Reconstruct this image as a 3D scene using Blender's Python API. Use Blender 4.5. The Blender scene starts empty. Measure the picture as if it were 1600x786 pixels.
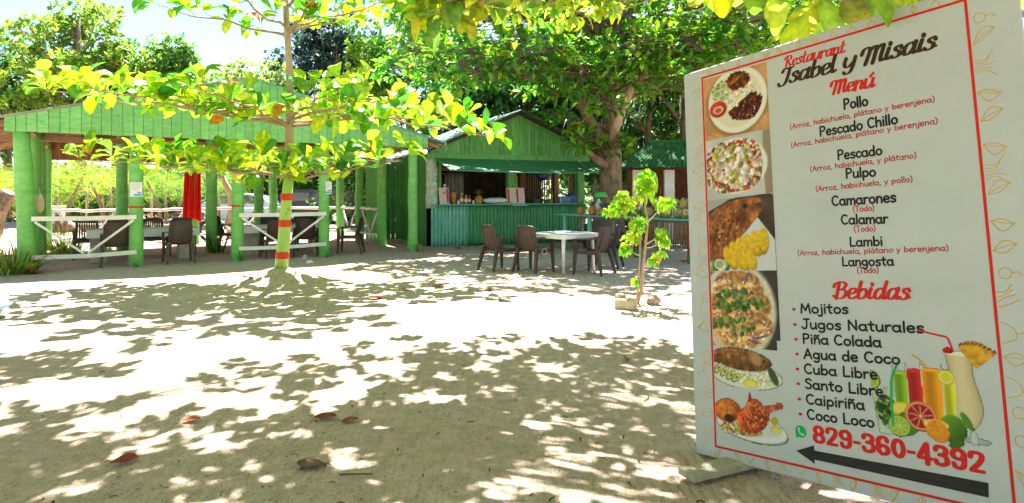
import bpy, math, random
import numpy as np
from mathutils import Matrix, Vector, Euler
random.seed(7)
rng = np.random.default_rng(11)
R = math.radians
S = bpy.context.scene
COL = S.collection

# ------------------------------------------------------------------ camera
cam_d = bpy.data.cameras.new('camera')
cam_d.lens = 23.0
cam_d.sensor_width = 36
cam_d.shift_y = -93/1600
cam_d.clip_start = .05
cam_d.clip_end = 1000
cam = bpy.data.objects.new('camera', cam_d)
COL.objects.link(cam)
cam.location = (0, 0, 1.5)
cam.rotation_euler = (R(90), 0, 0)
S.camera = cam
# ------------------------------------------------------------------ light
ELEV, AZ = 60, -4            # the sun stands high behind the pavilion, facing the camera
W = bpy.data.worlds.new('World')
S.world = W
W.use_nodes = True
nt = W.node_tree
nt.nodes.clear()
out = nt.nodes.new('ShaderNodeOutputWorld')
bg = nt.nodes.new('ShaderNodeBackground')
sky = nt.nodes.new('ShaderNodeTexSky')
sky.sky_type = 'NISHITA'
sky.sun_disc = False
sky.sun_elevation = R(ELEV)
sky.sun_rotation = R(AZ)
sky.air_density = 1.0
sky.dust_density = .2
sky.ozone_density = 2.5
tc = nt.nodes.new('ShaderNodeTexCoord')
mp = nt.nodes.new('ShaderNodeMapping')
mp.inputs['Scale'].default_value = (1.5, 1.5, 4)
cn = nt.nodes.new('ShaderNodeTexNoise')
cn.inputs['Scale'].default_value = 1.7
cn.inputs['Detail'].default_value = 7
cr = nt.nodes.new('ShaderNodeValToRGB')
cr.color_ramp.elements[0].position = .54
cr.color_ramp.elements[1].position = .68
cm = nt.nodes.new('ShaderNodeMixRGB')
cm.inputs['Color2'].default_value = (4.6, 4.65, 4.7, 1)
L = nt.links.new
L(tc.outputs['Generated'], mp.inputs['Vector'])
L(mp.outputs['Vector'], cn.inputs['Vector'])
L(cn.outputs['Fac'], cr.inputs['Fac'])
L(cr.outputs['Color'], cm.inputs['Fac'])
L(sky.outputs['Color'], cm.inputs['Color1'])
L(cm.outputs['Color'], bg.inputs['Color'])
bg.inputs['Strength'].default_value = .058
L(bg.outputs['Background'], out.inputs['Surface'])
sun_d = bpy.data.lights.new('sun', 'SUN')
sun_d.energy = 5.0
sun_d.angle = R(.55)
sun_d.color = (1, .97, .92)
sun = bpy.data.objects.new('sun', sun_d)
COL.objects.link(sun)
sun.rotation_euler = Euler((R(-(90-ELEV)), 0, R(-AZ)), 'XYZ')
S.view_settings.view_transform = 'Standard'
S.view_settings.look = 'None'
S.view_settings.gamma = 1
S.view_settings.exposure = 2.35
S.cycles.max_bounces = 10
S.cycles.diffuse_bounces = 6
S.cycles.transmission_bounces = 8
S.cycles.transparent_max_bounces = 8
S.cycles.sample_clamp_indirect = 8

# ------------------------------------------------------------------ helpers
F = 1022.0
def at(px, py, Y):                       # photo measurement -> world point at depth Y
    return Vector(((px-800)/F*Y, Y, 1.5+(300-py)/F*Y))
def srgb(*c):
    a = np.array(c, float)/255
    return np.where(a <= .04045, a/12.92, ((a+.055)/1.055)**2.4)

def mat(name, c1, c2=None, scale=6, rough=.75, bump=.0, bscale=None, stretch=(1, 1, 1), c3=None, t3=(.6, .72), s3=None,
        spec=.35, detail=6, ramp=(.35, .65), metal=0, isl=0, groove=0):
    m = bpy.data.materials.new(name)
    m.use_nodes = True
    t = m.node_tree
    b = t.nodes['Principled BSDF']
    b.inputs['Roughness'].default_value = rough
    b.inputs['Specular IOR Level'].default_value = spec
    b.inputs['Metallic'].default_value = metal
    co = t.nodes.new('ShaderNodeTexCoord')
    mpn = t.nodes.new('ShaderNodeMapping')
    mpn.inputs['Scale'].default_value = stretch
    t.links.new(co.outputs['Object'], mpn.inputs['Vector'])
    def noise(sc, det=detail, off=0):
        n = t.nodes.new('ShaderNodeTexNoise')
        n.inputs['Scale'].default_value = sc
        n.inputs['Detail'].default_value = det
        n.inputs['Roughness'].default_value = .62
        if off:
            mm = t.nodes.new('ShaderNodeVectorMath')
            mm.operation = 'ADD'
            mm.inputs[1].default_value = (off, off*1.7, off*.6)
            t.links.new(mpn.outputs['Vector'], mm.inputs[0])
            t.links.new(mm.outputs[0], n.inputs['Vector'])
        else:
            t.links.new(mpn.outputs['Vector'], n.inputs['Vector'])
        return n
    col = None
    if c2 is not None:
        n = noise(scale)
        rp = t.nodes.new('ShaderNodeValToRGB')
        rp.color_ramp.elements[0].position, rp.color_ramp.elements[1].position = ramp
        rp.color_ramp.elements[0].color = (*c1, 1)
        rp.color_ramp.elements[1].color = (*c2, 1)
        t.links.new(n.outputs['Fac'], rp.inputs['Fac'])
        col = rp.outputs['Color']
        if c3 is not None:
            n3 = noise(s3 or scale*2.3, 8, 5.3)
            r3 = t.nodes.new('ShaderNodeValToRGB')
            r3.color_ramp.elements[0].position, r3.color_ramp.elements[1].position = t3
            t.links.new(n3.outputs['Fac'], r3.inputs['Fac'])
            mx = t.nodes.new('ShaderNodeMixRGB')
            mx.inputs['Color2'].default_value = (*c3, 1)
            t.links.new(r3.outputs['Color'], mx.inputs['Fac'])
            t.links.new(col, mx.inputs['Color1'])
            col = mx.outputs['Color']
        if isl:
            ge = t.nodes.new('ShaderNodeNewGeometry')
            ri = t.nodes.new('ShaderNodeValToRGB')
            ri.color_ramp.elements[0].color, ri.color_ramp.elements[1].color = (1-isl, 1-isl, 1-isl, 1), (1+isl*.6, 1+isl*.6, 1+isl*.5, 1)
            t.links.new(ge.outputs['Random Per Island'], ri.inputs['Fac'])
            mi_ = t.nodes.new('ShaderNodeMixRGB')
            mi_.blend_type = 'MULTIPLY'
            mi_.inputs['Fac'].default_value = 1
            t.links.new(col, mi_.inputs['Color1'])
            t.links.new(ri.outputs['Color'], mi_.inputs['Color2'])
            col = mi_.outputs['Color']
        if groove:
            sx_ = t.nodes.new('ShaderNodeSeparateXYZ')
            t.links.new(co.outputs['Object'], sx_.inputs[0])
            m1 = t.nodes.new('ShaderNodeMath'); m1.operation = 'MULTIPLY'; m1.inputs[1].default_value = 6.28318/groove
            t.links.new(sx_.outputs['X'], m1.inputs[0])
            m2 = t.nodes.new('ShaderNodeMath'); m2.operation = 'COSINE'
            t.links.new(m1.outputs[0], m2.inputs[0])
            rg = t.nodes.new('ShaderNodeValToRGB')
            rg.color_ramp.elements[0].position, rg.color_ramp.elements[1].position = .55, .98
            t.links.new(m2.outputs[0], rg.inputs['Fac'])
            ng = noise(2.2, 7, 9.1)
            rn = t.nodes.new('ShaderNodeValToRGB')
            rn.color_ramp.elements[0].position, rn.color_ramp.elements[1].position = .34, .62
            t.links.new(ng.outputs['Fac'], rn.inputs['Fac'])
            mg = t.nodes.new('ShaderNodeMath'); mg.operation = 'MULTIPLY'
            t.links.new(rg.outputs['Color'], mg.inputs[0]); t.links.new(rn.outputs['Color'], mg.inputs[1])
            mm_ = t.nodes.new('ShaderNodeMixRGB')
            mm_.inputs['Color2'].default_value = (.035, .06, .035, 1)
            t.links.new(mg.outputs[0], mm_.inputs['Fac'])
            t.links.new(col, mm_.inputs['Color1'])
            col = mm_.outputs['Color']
        t.links.new(col, b.inputs['Base Color'])
    else:
        b.inputs['Base Color'].default_value = (*c1, 1)
    if bump:
        n = noise(bscale or scale*3, 6, 2.1)
        bp = t.nodes.new('ShaderNodeBump')
        bp.inputs['Strength'].default_value = bump
        bp.inputs['Distance'].default_value = .02
        t.links.new(n.outputs['Fac'], bp.inputs['Height'])
        t.links.new(bp.outputs['Normal'], b.inputs['Normal'])
    return m

def attr_mat(name, rough=.6, spec=.3):
    m = bpy.data.materials.new(name)
    m.use_nodes = True
    t = m.node_tree
    b = t.nodes['Principled BSDF']
    b.inputs['Roughness'].default_value = rough
    b.inputs['Specular IOR Level'].default_value = spec
    a = t.nodes.new('ShaderNodeAttribute')
    a.attribute_name = 'Col'
    t.links.new(a.outputs['Color'], b.inputs['Base Color'])
    return m

def leaf_mat(name, trans=.5, gain=(1.5, 1.45, .7), rough=.38, spec=.45):
    m = bpy.data.materials.new(name)
    m.use_nodes = True
    t = m.node_tree
    b = t.nodes['Principled BSDF']
    o = t.nodes['Material Output']
    b.inputs['Roughness'].default_value = rough
    b.inputs['Specular IOR Level'].default_value = spec
    a = t.nodes.new('ShaderNodeAttribute')
    a.attribute_name = 'Col'
    ge = t.nodes.new('ShaderNodeNewGeometry')
    nz = t.nodes.new('ShaderNodeTexNoise')
    nz.inputs['Scale'].default_value, nz.inputs['Detail'].default_value = 17, 5
    t.links.new(ge.outputs['Position'], nz.inputs['Vector'])
    rp = t.nodes.new('ShaderNodeValToRGB')
    rp.color_ramp.elements[0].position, rp.color_ramp.elements[1].position = .69, .74
    t.links.new(nz.outputs['Fac'], rp.inputs['Fac'])
    vr = t.nodes.new('ShaderNodeMixRGB')
    vr.blend_type = 'MULTIPLY'
    r2 = t.nodes.new('ShaderNodeValToRGB')
    r2.color_ramp.elements[0].color, r2.color_ramp.elements[1].color = (.66, .74, .7, 1), (1.25, 1.12, 1, 1)
    r2.color_ramp.elements[0].position, r2.color_ramp.elements[1].position = .35, .62
    t.links.new(nz.outputs['Fac'], r2.inputs['Fac'])
    vr.inputs['Fac'].default_value = 1
    t.links.new(a.outputs['Color'], vr.inputs['Color1'])
    t.links.new(r2.outputs['Color'], vr.inputs['Color2'])
    sp_ = t.nodes.new('ShaderNodeMixRGB')
    sp_.inputs['Color2'].default_value = (.20, .11, .03, 1)
    t.links.new(rp.outputs['Color'], sp_.inputs['Fac'])
    t.links.new(vr.outputs['Color'], sp_.inputs['Color1'])
    a = sp_
    t.links.new(a.outputs['Color'], b.inputs['Base Color'])
    mu = t.nodes.new('ShaderNodeMixRGB')
    mu.blend_type = 'MULTIPLY'
    mu.inputs['Fac'].default_value = 1
    mu.inputs['Color2'].default_value = (*gain, 1)
    t.links.new(a.outputs['Color'], mu.inputs['Color1'])
    tr = t.nodes.new('ShaderNodeBsdfTranslucent')
    t.links.new(mu.outputs['Color'], tr.inputs['Color'])
    mx = t.nodes.new('ShaderNodeMixShader')
    mx.inputs['Fac'].default_value = trans
    t.links.new(b.outputs['BSDF'], mx.inputs[1])
    t.links.new(tr.outputs['BSDF'], mx.inputs[2])
    t.links.new(mx.outputs['Shader'], o.inputs['Surface'])
    return m

def tag(o, label=None, cat=None, group=None, kind=None):
    if label: o['label'] = label
    if cat: o['category'] = cat
    if group: o['group'] = group
    if kind: o['kind'] = kind
    return o
def empty(name, loc=(0, 0, 0), rz=0, label=None, cat=None, group=None):
    o = bpy.data.objects.new(name, None)
    o.empty_display_size = .1
    COL.objects.link(o)
    o.location = loc
    o.rotation_euler = (0, 0, rz)
    return tag(o, label, cat, group)
def children(o):
    return [c for c in bpy.data.objects if c.parent == o]
def copy_tree(o, parent=None):
    c = o.copy()
    COL.objects.link(c)
    if parent: c.parent = parent
    for ch in children(o): copy_tree(ch, c)
    return c

class MB:
    def __init__(s): s.v, s.f, s.mi, s.cur = [], [], [], 0
    def add(s, vs, fs, M=None):
        n = len(s.v)
        if M is not None: vs = [M @ Vector(p) for p in vs]
        s.v += [tuple(p) for p in vs]
        s.f += [tuple(i+n for i in f) for f in fs]
        s.mi += [s.cur]*len(fs)
        return s
    def box(s, x0, x1, y0, y1, z0, z1, M=None):
        v = [(x0, y0, z0), (x1, y0, z0), (x1, y1, z0), (x0, y1, z0), (x0, y0, z1), (x1, y0, z1), (x1, y1, z1), (x0, y1, z1)]
        return s.add(v, [(3, 2, 1, 0), (4, 5, 6, 7), (0, 1, 5, 4), (1, 2, 6, 5), (2, 3, 7, 6), (3, 0, 4, 7)], M)
    def bbox(s, x0, x1, y0, y1, z0, z1, b=.008, M=None):     # box with chamfered edges
        vs, idx = [], {}
        X, Y, Z = (x0, x1), (y0, y1), (z0, z1)
        for i in (0, 1):
            for j in (0, 1):
                for k in (0, 1):
                    sx, sy, sz = (1-2*i)*b, (1-2*j)*b, (1-2*k)*b
                    idx[i, j, k, 0] = len(vs); vs.append((X[i], Y[j]+sy, Z[k]+sz))
                    idx[i, j, k, 1] = len(vs); vs.append((X[i]+sx, Y[j], Z[k]+sz))
                    idx[i, j, k, 2] = len(vs); vs.append((X[i]+sx, Y[j]+sy, Z[k]))
        fs = []
        for a in (0, 1):
            fs.append([idx[a, 0, 0, 0], idx[a, 1, 0, 0], idx[a, 1, 1, 0], idx[a, 0, 1, 0]])
            fs.append([idx[0, a, 0, 1], idx[1, a, 0, 1], idx[1, a, 1, 1], idx[0, a, 1, 1]])
            fs.append([idx[0, 0, a, 2], idx[1, 0, a, 2], idx[1, 1, a, 2], idx[0, 1, a, 2]])
            for c in (0, 1):
                fs.append([idx[a, c, 0, 0], idx[a, c, 1, 0], idx[a, c, 1, 1], idx[a, c, 0, 1]])
                fs.append([idx[a, 0, c, 0], idx[a, 1, c, 0], idx[a, 1, c, 2], idx[a, 0, c, 2]])
                fs.append([idx[0, a, c, 1], idx[1, a, c, 1], idx[1, a, c, 2], idx[0, a, c, 2]])
                for d in (0, 1): fs.append([idx[a, c, d, 0], idx[a, c, d, 1], idx[a, c, d, 2]])
        c = Vector(((x0+x1)/2, (y0+y1)/2, (z0+z1)/2))
        out_ = []
        for f in fs:
            p = [Vector(vs[i]) for i in f]
            n = (p[1]-p[0]).cross(p[2]-p[0])
            m = sum(p, Vector())/len(p)
            out_.append(f if n.dot(m-c) > 0 else f[::-1])
        return s.add(vs, out_, M)
    def tube(s, pts, rad, n=8, cap=True, M=None, jit=0):
        pts = [Vector(p) for p in pts]
        if not hasattr(rad, '__len__'): rad = [rad]*len(pts)
        vs, fs = [], []
        ref = None
        for i, p in enumerate(pts):
            d = (pts[min(i+1, len(pts)-1)]-pts[max(i-1, 0)])
            if d.length < 1e-9: d = Vector((0, 0, 1))
            d.normalize()
            if ref is None:
                ref = Vector((1, 0, 0)) if abs(d.x) < .8 else Vector((0, 1, 0))
            a = (ref-d*ref.dot(d)).normalized()
            ref = a
            b = d.cross(a)
            for k in range(n):
                t = 2*math.pi*k/n
                r = rad[i]*(1+(random.uniform(-jit, jit) if jit else 0))
                vs.append(p+(a*math.cos(t)+b*math.sin(t))*r)
        for i in range(len(pts)-1):
            for k in range(n):
                fs.append((i*n+k, i*n+(k+1) % n, (i+1)*n+(k+1) % n, (i+1)*n+k))
        if cap:
            fs.append(tuple(range(n))[::-1])
            fs.append(tuple((len(pts)-1)*n+k for k in range(n)))
        return s.add(vs, fs, M)
    def sweep(s, pts, ws, hs, side=(1, 0, 0), M=None):       # rectangular section swept along a path
        pts = [Vector(p) for p in pts]
        if not hasattr(ws, '__len__'): ws = [ws]*len(pts)
        if not hasattr(hs, '__len__'): hs = [hs]*len(pts)
        side = Vector(side)
        vs, fs = [], []
        for i, p in enumerate(pts):
            d = (pts[min(i+1, len(pts)-1)]-pts[max(i-1, 0)]).normalized()
            a = (side-d*side.dot(d)).normalized()
            b = d.cross(a)
            for (u, w) in ((-1, -1), (1, -1), (1, 1), (-1, 1)):
                vs.append(p+a*u*ws[i]/2+b*w*hs[i]/2)
        for i in range(len(pts)-1):
            for k in range(4): fs.append((i*4+k, i*4+(k+1) % 4, (i+1)*4+(k+1) % 4, (i+1)*4+k))
        fs.append((3, 2, 1, 0))
        e = (len(pts)-1)*4
        fs.append((e, e+1, e+2, e+3))
        return s.add(vs, fs, M)
    def lathe(s, prof, n=20, M=None):
        vs, fs = [], []
        for (r, z) in prof:
            for k in range(n):
                t = 2*math.pi*k/n
                vs.append((r*math.cos(t), r*math.sin(t), z))
        for i in range(len(prof)-1):
            for k in range(n): fs.append((i*n+k, i*n+(k+1) % n, (i+1)*n+(k+1) % n, (i+1)*n+k))
        fs.append(tuple(range(n))[::-1])
        fs.append(tuple((len(prof)-1)*n+k for k in range(n)))
        return s.add(vs, fs, M)
    def grid(s, fn, nu, nv, M=None, thick=None):             # fn(u, v) -> point; thick: second skin along a vector
        vs = [Vector(fn(i/nu, j/nv)) for j in range(nv+1) for i in range(nu+1)]
        w = nu+1
        fs = [(j*w+i, j*w+i+1, (j+1)*w+i+1, (j+1)*w+i) for j in range(nv) for i in range(nu)]
        if thick is not None:
            n = len(vs)
            th = Vector(thick)
            vs += [p+th for p in vs]
            fs += [tuple(k+n for k in f[::-1]) for f in list(fs)]
            rim = [i for i in range(w)]+[j*w+nu for j in range(1, nv+1)]+[nv*w+i for i in range(nu-1, -1, -1)]+[j*w for j in range(nv-1, 0, -1)]
            for a, b in zip(rim, rim[1:]+rim[:1]): fs.append((b, a, a+n, b+n))
        return s.add(vs, fs, M)
    def prism(s, poly, z0, z1, M=None):
        n = len(poly)
        vs = [(x, y, z0) for x, y in poly]+[(x, y, z1) for x, y in poly]
        fs = [tuple(range(n))[::-1], tuple(range(n, 2*n))]+[(k, (k+1) % n, n+(k+1) % n, n+k) for k in range(n)]
        return s.add(vs, fs, M)
    def ball(s, c, rx, ry, rz, n=12, m=8, jit=0, M=None):
        c = Vector(c)
        vs = [c+Vector((0, 0, rz))]
        for i in range(1, m):
            a = math.pi*i/m
            for k in range(n):
                t = 2*math.pi*k/n
                j = 1+random.uniform(-jit, jit)
                vs.append(c+Vector((rx*math.sin(a)*math.cos(t)*j, ry*math.sin(a)*math.sin(t)*j, rz*math.cos(a)*j)))
        vs.append(c-Vector((0, 0, rz)))
        fs = [(0, 1+k, 1+(k+1) % n) for k in range(n)]
        for i in range(m-2):
            for k in range(n):
                a, b = 1+i*n, 1+(i+1)*n
                fs.append((a+k, b+k, b+(k+1) % n, a+(k+1) % n))
        e = len(vs)-1
        b = 1+(m-2)*n
        fs += [(e, b+(k+1) % n, b+k) for k in range(n)]
        return s.add(vs, fs, M)
    def build(s, name, mats, parent=None, smooth=False, loc=None, auto=None):
        me = bpy.data.meshes.new(name)
        me.from_pydata(s.v, [], s.f)
        for m in (mats if isinstance(mats, (list, tuple)) else [mats]): me.materials.append(m)
        if any(s.mi): me.polygons.foreach_set('material_index', s.mi)
        if smooth: me.polygons.foreach_set('use_smooth', [True]*len(me.polygons))
        me.validate()
        me.update()
        if auto:
            me.polygons.foreach_set('use_smooth', [True]*len(me.polygons))
            me.set_sharp_from_angle(angle=R(auto))
        o = bpy.data.objects.new(name, me)
        COL.objects.link(o)
        if parent: o.parent = parent
        if loc is not None: o.location = loc
        return o

def np_mesh(name, V, Q, cols, m, parent=None, smooth=False):
    """V (n,3), Q (k,4 or 3), cols (n,3) linear"""
    me = bpy.data.meshes.new(name)
    n, k, c = len(V), len(Q), Q.shape[1]
    me.vertices.add(n)
    me.vertices.foreach_set('co', np.asarray(V, np.float32).ravel())
    me.loops.add(k*c)
    me.loops.foreach_set('vertex_index', np.asarray(Q, np.int32).ravel())
    me.polygons.add(k)
    me.polygons.foreach_set('loop_start', np.arange(k, dtype=np.int32)*c)
    me.polygons.foreach_set('loop_total', np.full(k, c, np.int32))
    if smooth: me.polygons.foreach_set('use_smooth', np.ones(k, bool))
    if cols is not None:
        ca = me.color_attributes.new('Col', 'FLOAT_COLOR', 'POINT')
        ca.data.foreach_set('color', np.concatenate([cols, np.ones((n, 1))], 1).astype(np.float32).ravel())
    me.materials.append(m)
    me.update(calc_edges=True)
    o = bpy.data.objects.new(name, me)
    COL.objects.link(o)
    if parent: o.parent = parent
    return o

# ---- leaves
def almond_tmpl():
    st = [(0, .015), (.22, .10), (.48, .22), (.72, .30), (.9, .22), (1.0, .04)]
    V, Q = [], []
    for i, (x, w) in enumerate(st):
        zc = .16*math.sin(x*math.pi*.9)-.18*x*x
        V += [(x, -w, zc+.28*w), (x, 0, zc), (x, w, zc+.28*w)]
        if i:
            a, b = 3*(i-1), 3*i
            Q += [(a, b, b+1, a+1), (a+1, b+1, b+2, a+2)]
    return np.array(V), np.array(Q)
def mid_tmpl():
    V = [(0, 0, 0), (.55, -.25, .05), (.5, 0, .02), (.55, .25, .05), (1, 0, -.12)]
    Q = [(0, 1, 4, 2), (0, 2, 4, 3)]
    return np.array(V), np.array(Q)
def diamond_tmpl():
    return np.array([(0, 0, 0), (.55, -.27, .03), (1, 0, -.1), (.55, .27, .03)]), np.array([(0, 1, 2, 3)])
def heart_tmpl():
    V = [(0, 0, 0), (-.1, -.22, -.02), (.15, -.42, .02), (.55, -.3, .0), (1, 0, -.15), (.55, .3, 0), (.15, .42, .02), (-.1, .22, -.02), (.4, 0, .07)]
    Q = [(0, 1, 2, 8), (8, 2, 3, 4), (8, 4, 5, 6), (0, 8, 6, 7)]
    return np.array(V), np.array(Q)
def frond_tmpl():
    V, Q = [], []
    for i in range(9):
        x = .08+.1*i
        z = -.3*x*x
        l = .26*math.sin(math.pi*(.18+.8*(i/8.)))+.05
        for sg in (-1, 1):
            n = len(V)
            V += [(x, 0, z), (x+.03+.2*l, sg*l*.55, z-.01), (x+.1+.3*l, sg*l, z-.08), (x+.07, sg*l*.45, z)]
            Q.append((n, n+1, n+2, n+3))
    return np.array(V), np.array(Q)
ALM, MID, DIA, HRT, FRD = almond_tmpl(), mid_tmpl(), diamond_tmpl(), heart_tmpl(), frond_tmpl()
def nrm(a): return a/np.maximum(np.linalg.norm(a, axis=-1, keepdims=True), 1e-9)
def leaves(name, P, D, N, Ls, cols, tmpl, parent, m, smooth=False):
    P, D, N = np.asarray(P, float), nrm(np.asarray(D, float)), np.asarray(N, float)
    Ls = np.asarray(Ls, float)
    B = nrm(np.cross(N, D))
    N = np.cross(D, B)
    tv, tq = tmpl
    n, k = len(P), len(tv)
    wf, zf, tw = rng.uniform(.78, 1.15, (n, 1, 1)), rng.normal(1, .75, (n, 1, 1)), rng.normal(0, .35, (n, 1, 1))
    tx, ty, tz = tv[None, :, 0:1], tv[None, :, 1:2]*wf, tv[None, :, 2:3]*zf+tv[None, :, 0:1]*tv[None, :, 1:2]*tw
    V = P[:, None, :]+Ls[:, None, None]*(tx*D[:, None, :]+ty*B[:, None, :]+tz*N[:, None, :])
    Q = (np.arange(n)[:, None, None]*k+tq[None]).reshape(-1, tq.shape[1])
    C = np.asarray(cols, float)[:, None, :]*np.where(np.abs(tv[None, :, 1:2]) < .02, 1.22, .93)
    C = np.clip(C.reshape(-1, 3), 0, .95)
    return np_mesh(name, V.reshape(-1, 3), Q, C, m, parent, smooth)
def pal(n, table, jit=.18):
    """table: list of (weight, (r,g,b))"""
    w = np.array([t[0] for t in table], float)
    c = np.array([t[1] for t in table], float)
    i = rng.choice(len(table), n, p=w/w.sum())
    return np.clip(c[i]*(1+rng.normal(0, jit, (n, 1)))+rng.normal(0, .012, (n, 3)), .004, .95)
def rosettes(P, A, k=8, Lr=(.18, .3), spread=(.35, 1.25)):
    """whorls of leaves round twig ends P with axes A"""
    P, A = np.asarray(P, float), nrm(np.asarray(A, float))
    n = len(P)
    ref = np.where(np.abs(A[:, 2:3]) < .9, np.array([[0, 0, 1.]]), np.array([[1., 0, 0]]))
    U = nrm(np.cross(A, ref))
    V = np.cross(A, U)
    ph = rng.uniform(0, 6.28, (n, 1))+np.arange(k)[None]*2.4+rng.normal(0, .2, (n, k))
    el = rng.uniform(spread[0], spread[1], (n, k))
    D = A[:, None]*np.cos(el)[..., None]+(U[:, None]*np.cos(ph)[..., None]+V[:, None]*np.sin(ph)[..., None])*np.sin(el)[..., None]
    D = D.reshape(-1, 3)+rng.normal(0, .12, (n*k, 3))
    D[:, 2] -= rng.uniform(0, .45, n*k)
    D = nrm(D)
    up = np.tile([[0, 0, 1.]], (n*k, 1))+rng.normal(0, .38, (n*k, 3))+np.repeat(A, k, 0)*.5
    PP = np.repeat(P, k, 0)+D*.02-np.repeat(A, k, 0)*rng.uniform(0, .06, (n*k, 1))
    return PP, D, up, rng.uniform(Lr[0], Lr[1], n*k)
def bez(a, b, sag, n=6, wob=0):
    a, b = np.array(a, float), np.array(b, float)
    c = (a+b)/2+np.array(sag, float)
    t = np.linspace(0, 1, n)[:, None]
    p = (1-t)**2*a+2*t*(1-t)*c+t*t*b
    if wob: p[1:-1] += rng.normal(0, wob, (n-2, 3))
    return p

# ------------------------------------------------------------------ materials
M = {}
M['green'] = mat('green_paint', (.16, .47, .125), (.235, .57, .195), 5, .7, .35, 14, (1, 1, 3), (.11, .31, .09), (.56, .74), 9, isl=.13)
M['green_post'] = mat('green_post_paint', (.13, .43, .085), (.21, .54, .14), 4, .75, .6, 9, (1, 1, 2.2), (.33, .46, .22), (.57, .68), 13)
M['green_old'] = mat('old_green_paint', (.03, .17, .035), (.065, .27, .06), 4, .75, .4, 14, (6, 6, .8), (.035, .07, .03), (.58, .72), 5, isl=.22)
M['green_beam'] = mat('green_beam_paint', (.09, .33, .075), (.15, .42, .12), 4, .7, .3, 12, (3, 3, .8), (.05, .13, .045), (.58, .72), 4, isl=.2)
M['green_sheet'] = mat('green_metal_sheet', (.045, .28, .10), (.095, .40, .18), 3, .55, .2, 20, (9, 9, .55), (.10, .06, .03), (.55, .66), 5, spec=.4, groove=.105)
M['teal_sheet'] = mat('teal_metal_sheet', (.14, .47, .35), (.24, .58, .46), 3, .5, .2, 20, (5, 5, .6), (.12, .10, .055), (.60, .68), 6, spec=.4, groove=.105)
M['teal_board'] = mat('teal_painted_board', (.11, .42, .30), (.18, .51, .39), 3, .6, .2, 20, c3=(.10, .20, .14), t3=(.6, .75))
M['teal_roof'] = mat('teal_roof_sheet', (.10, .33, .28), (.22, .48, .42), 3, .5, .2, 20, spec=.4)
M['roof_sheet'] = mat('green_roof_sheet', (.03, .12, .045), (.06, .18, .07), 3, .8, .2, 16, spec=.15, c3=(.12, .09, .05), t3=(.66, .8))
M['awning'] = mat('awning_board', (.05, .23, .10), (.085, .30, .14), 3, .6, .2, 10)
M['zinc'] = mat('old_zinc_sheet', (.25, .26, .26), (.42, .42, .40), 3, .5, .2, 14, (4, 4, .6), (.16, .07, .03), (.6, .74), 5, spec=.5, metal=.3)
M['plank'] = mat('brown_planks', (.16, .075, .03), (.33, .165, .075), 3, .8, .4, 12, (7, 7, .7), (.07, .035, .015), (.6, .75), isl=.3)
M['plank_h'] = mat('brown_underside_planks', (.26, .125, .055), (.44, .24, .12), 2, .8, .4, 8, (3, 1, 1), (.12, .06, .03), (.62, .75), isl=.3)
M['rafter'] = mat('rafter_wood', (.26, .15, .075), (.42, .27, .15), 4, .8, .3, 12)
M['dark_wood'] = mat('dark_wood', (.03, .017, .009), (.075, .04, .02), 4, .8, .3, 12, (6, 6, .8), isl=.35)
M['pale_wood'] = mat('pale_wood', (.36, .27, .17), (.50, .39, .26), 4, .75, .3, 12, (1, 8, 8))
M['bamboo'] = mat('bamboo_cane', (.16, .11, .06), (.32, .23, .13), 5, .7, .3, 12, (1, 1, 4))
M['white'] = mat('white_paint', (.68, .67, .62), (.80, .79, .75), 5, .6, .3, 18, c3=(.40, .34, .26), t3=(.64, .8))
M['peel'] = mat('peeling_white_paint', (.30, .48, .30), (.66, .70, .64), 6, .7, .5, 14, c3=(.20, .33, .16), t3=(.55, .66))
M['table_white'] = mat('white_resin', (.72, .73, .74), (.78, .79, .80), 3, .35, .05, 20, spec=.5)
M['table_top'] = mat('white_table_boards', (.56, .62, .57), (.70, .73, .68), 4, .6, .2, 12)
M['concrete'] = mat('concrete', (.33, .29, .23), (.46, .41, .34), 6, .9, .5, 24)
M['resin'] = mat('brown_resin', (.058, .036, .027), (.078, .05, .037), 4, .42, .5, 120, spec=.5)
M['resin_dark'] = mat('dark_resin', (.018, .017, .021), (.028, .026, .03), 4, .4, .4, 120, spec=.5)
M['resin_red'] = mat('reddish_resin', (.045, .018, .013), (.06, .025, .018), 4, .42, .4, 120, spec=.5)
M['red'] = mat('red_paint', (.50, .025, .012), (.62, .05, .025), 6, .6, .2)
M['red_chip'] = mat('chipped_red_paint', (.50, .03, .015), (.62, .055, .025), 6, .7, .4, 20, c3=(.36, .42, .12), t3=(.63, .67), s3=30)
M['red_old'] = mat('worn_red_paint', (.32, .035, .03), (.42, .07, .055), 6, .7, .3, c3=(.16, .05, .04), t3=(.6, .75))
M['cloth'] = mat('red_cloth', (.74, .022, .014), (.84, .035, .02), 6, .85, .2)
M['bark'] = mat('almond_bark', (.13, .09, .055), (.30, .22, .145), 3, .9, 1, 10, (2, 2, .7), (.075, .05, .03), (.55, .68), 6)
M['bark_pale'] = mat('pale_bark', (.30, .21, .135), (.46, .34, .23), 4, .85, .6, 12, (1, 1, .6), (.17, .11, .07), (.6, .74))
M['twig'] = mat('twig_bark', (.26, .17, .10), (.40, .28, .17), 8, .85, .3)
M['trunk_paint'] = mat('lime_trunk_paint', (.27, .50, .085), (.38, .60, .15), 4, .75, .4, 14, (1, 1, .6), c3=(.26, .20, .09), t3=(.58, .66), s3=9)
M['stone'] = mat('tan_stone', (.42, .35, .23), (.56, .48, .34), 8, .9, .7, 22, c3=(.25, .2, .13), t3=(.6, .72))
M['husk'] = mat('grey_husk', (.22, .18, .13), (.42, .36, .28), 8, .95, .9, 18)
M['deadleaf'] = mat('dead_almond_leaf', (.20, .035, .018), (.32, .075, .03), 14, .55, .4, 30)
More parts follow.
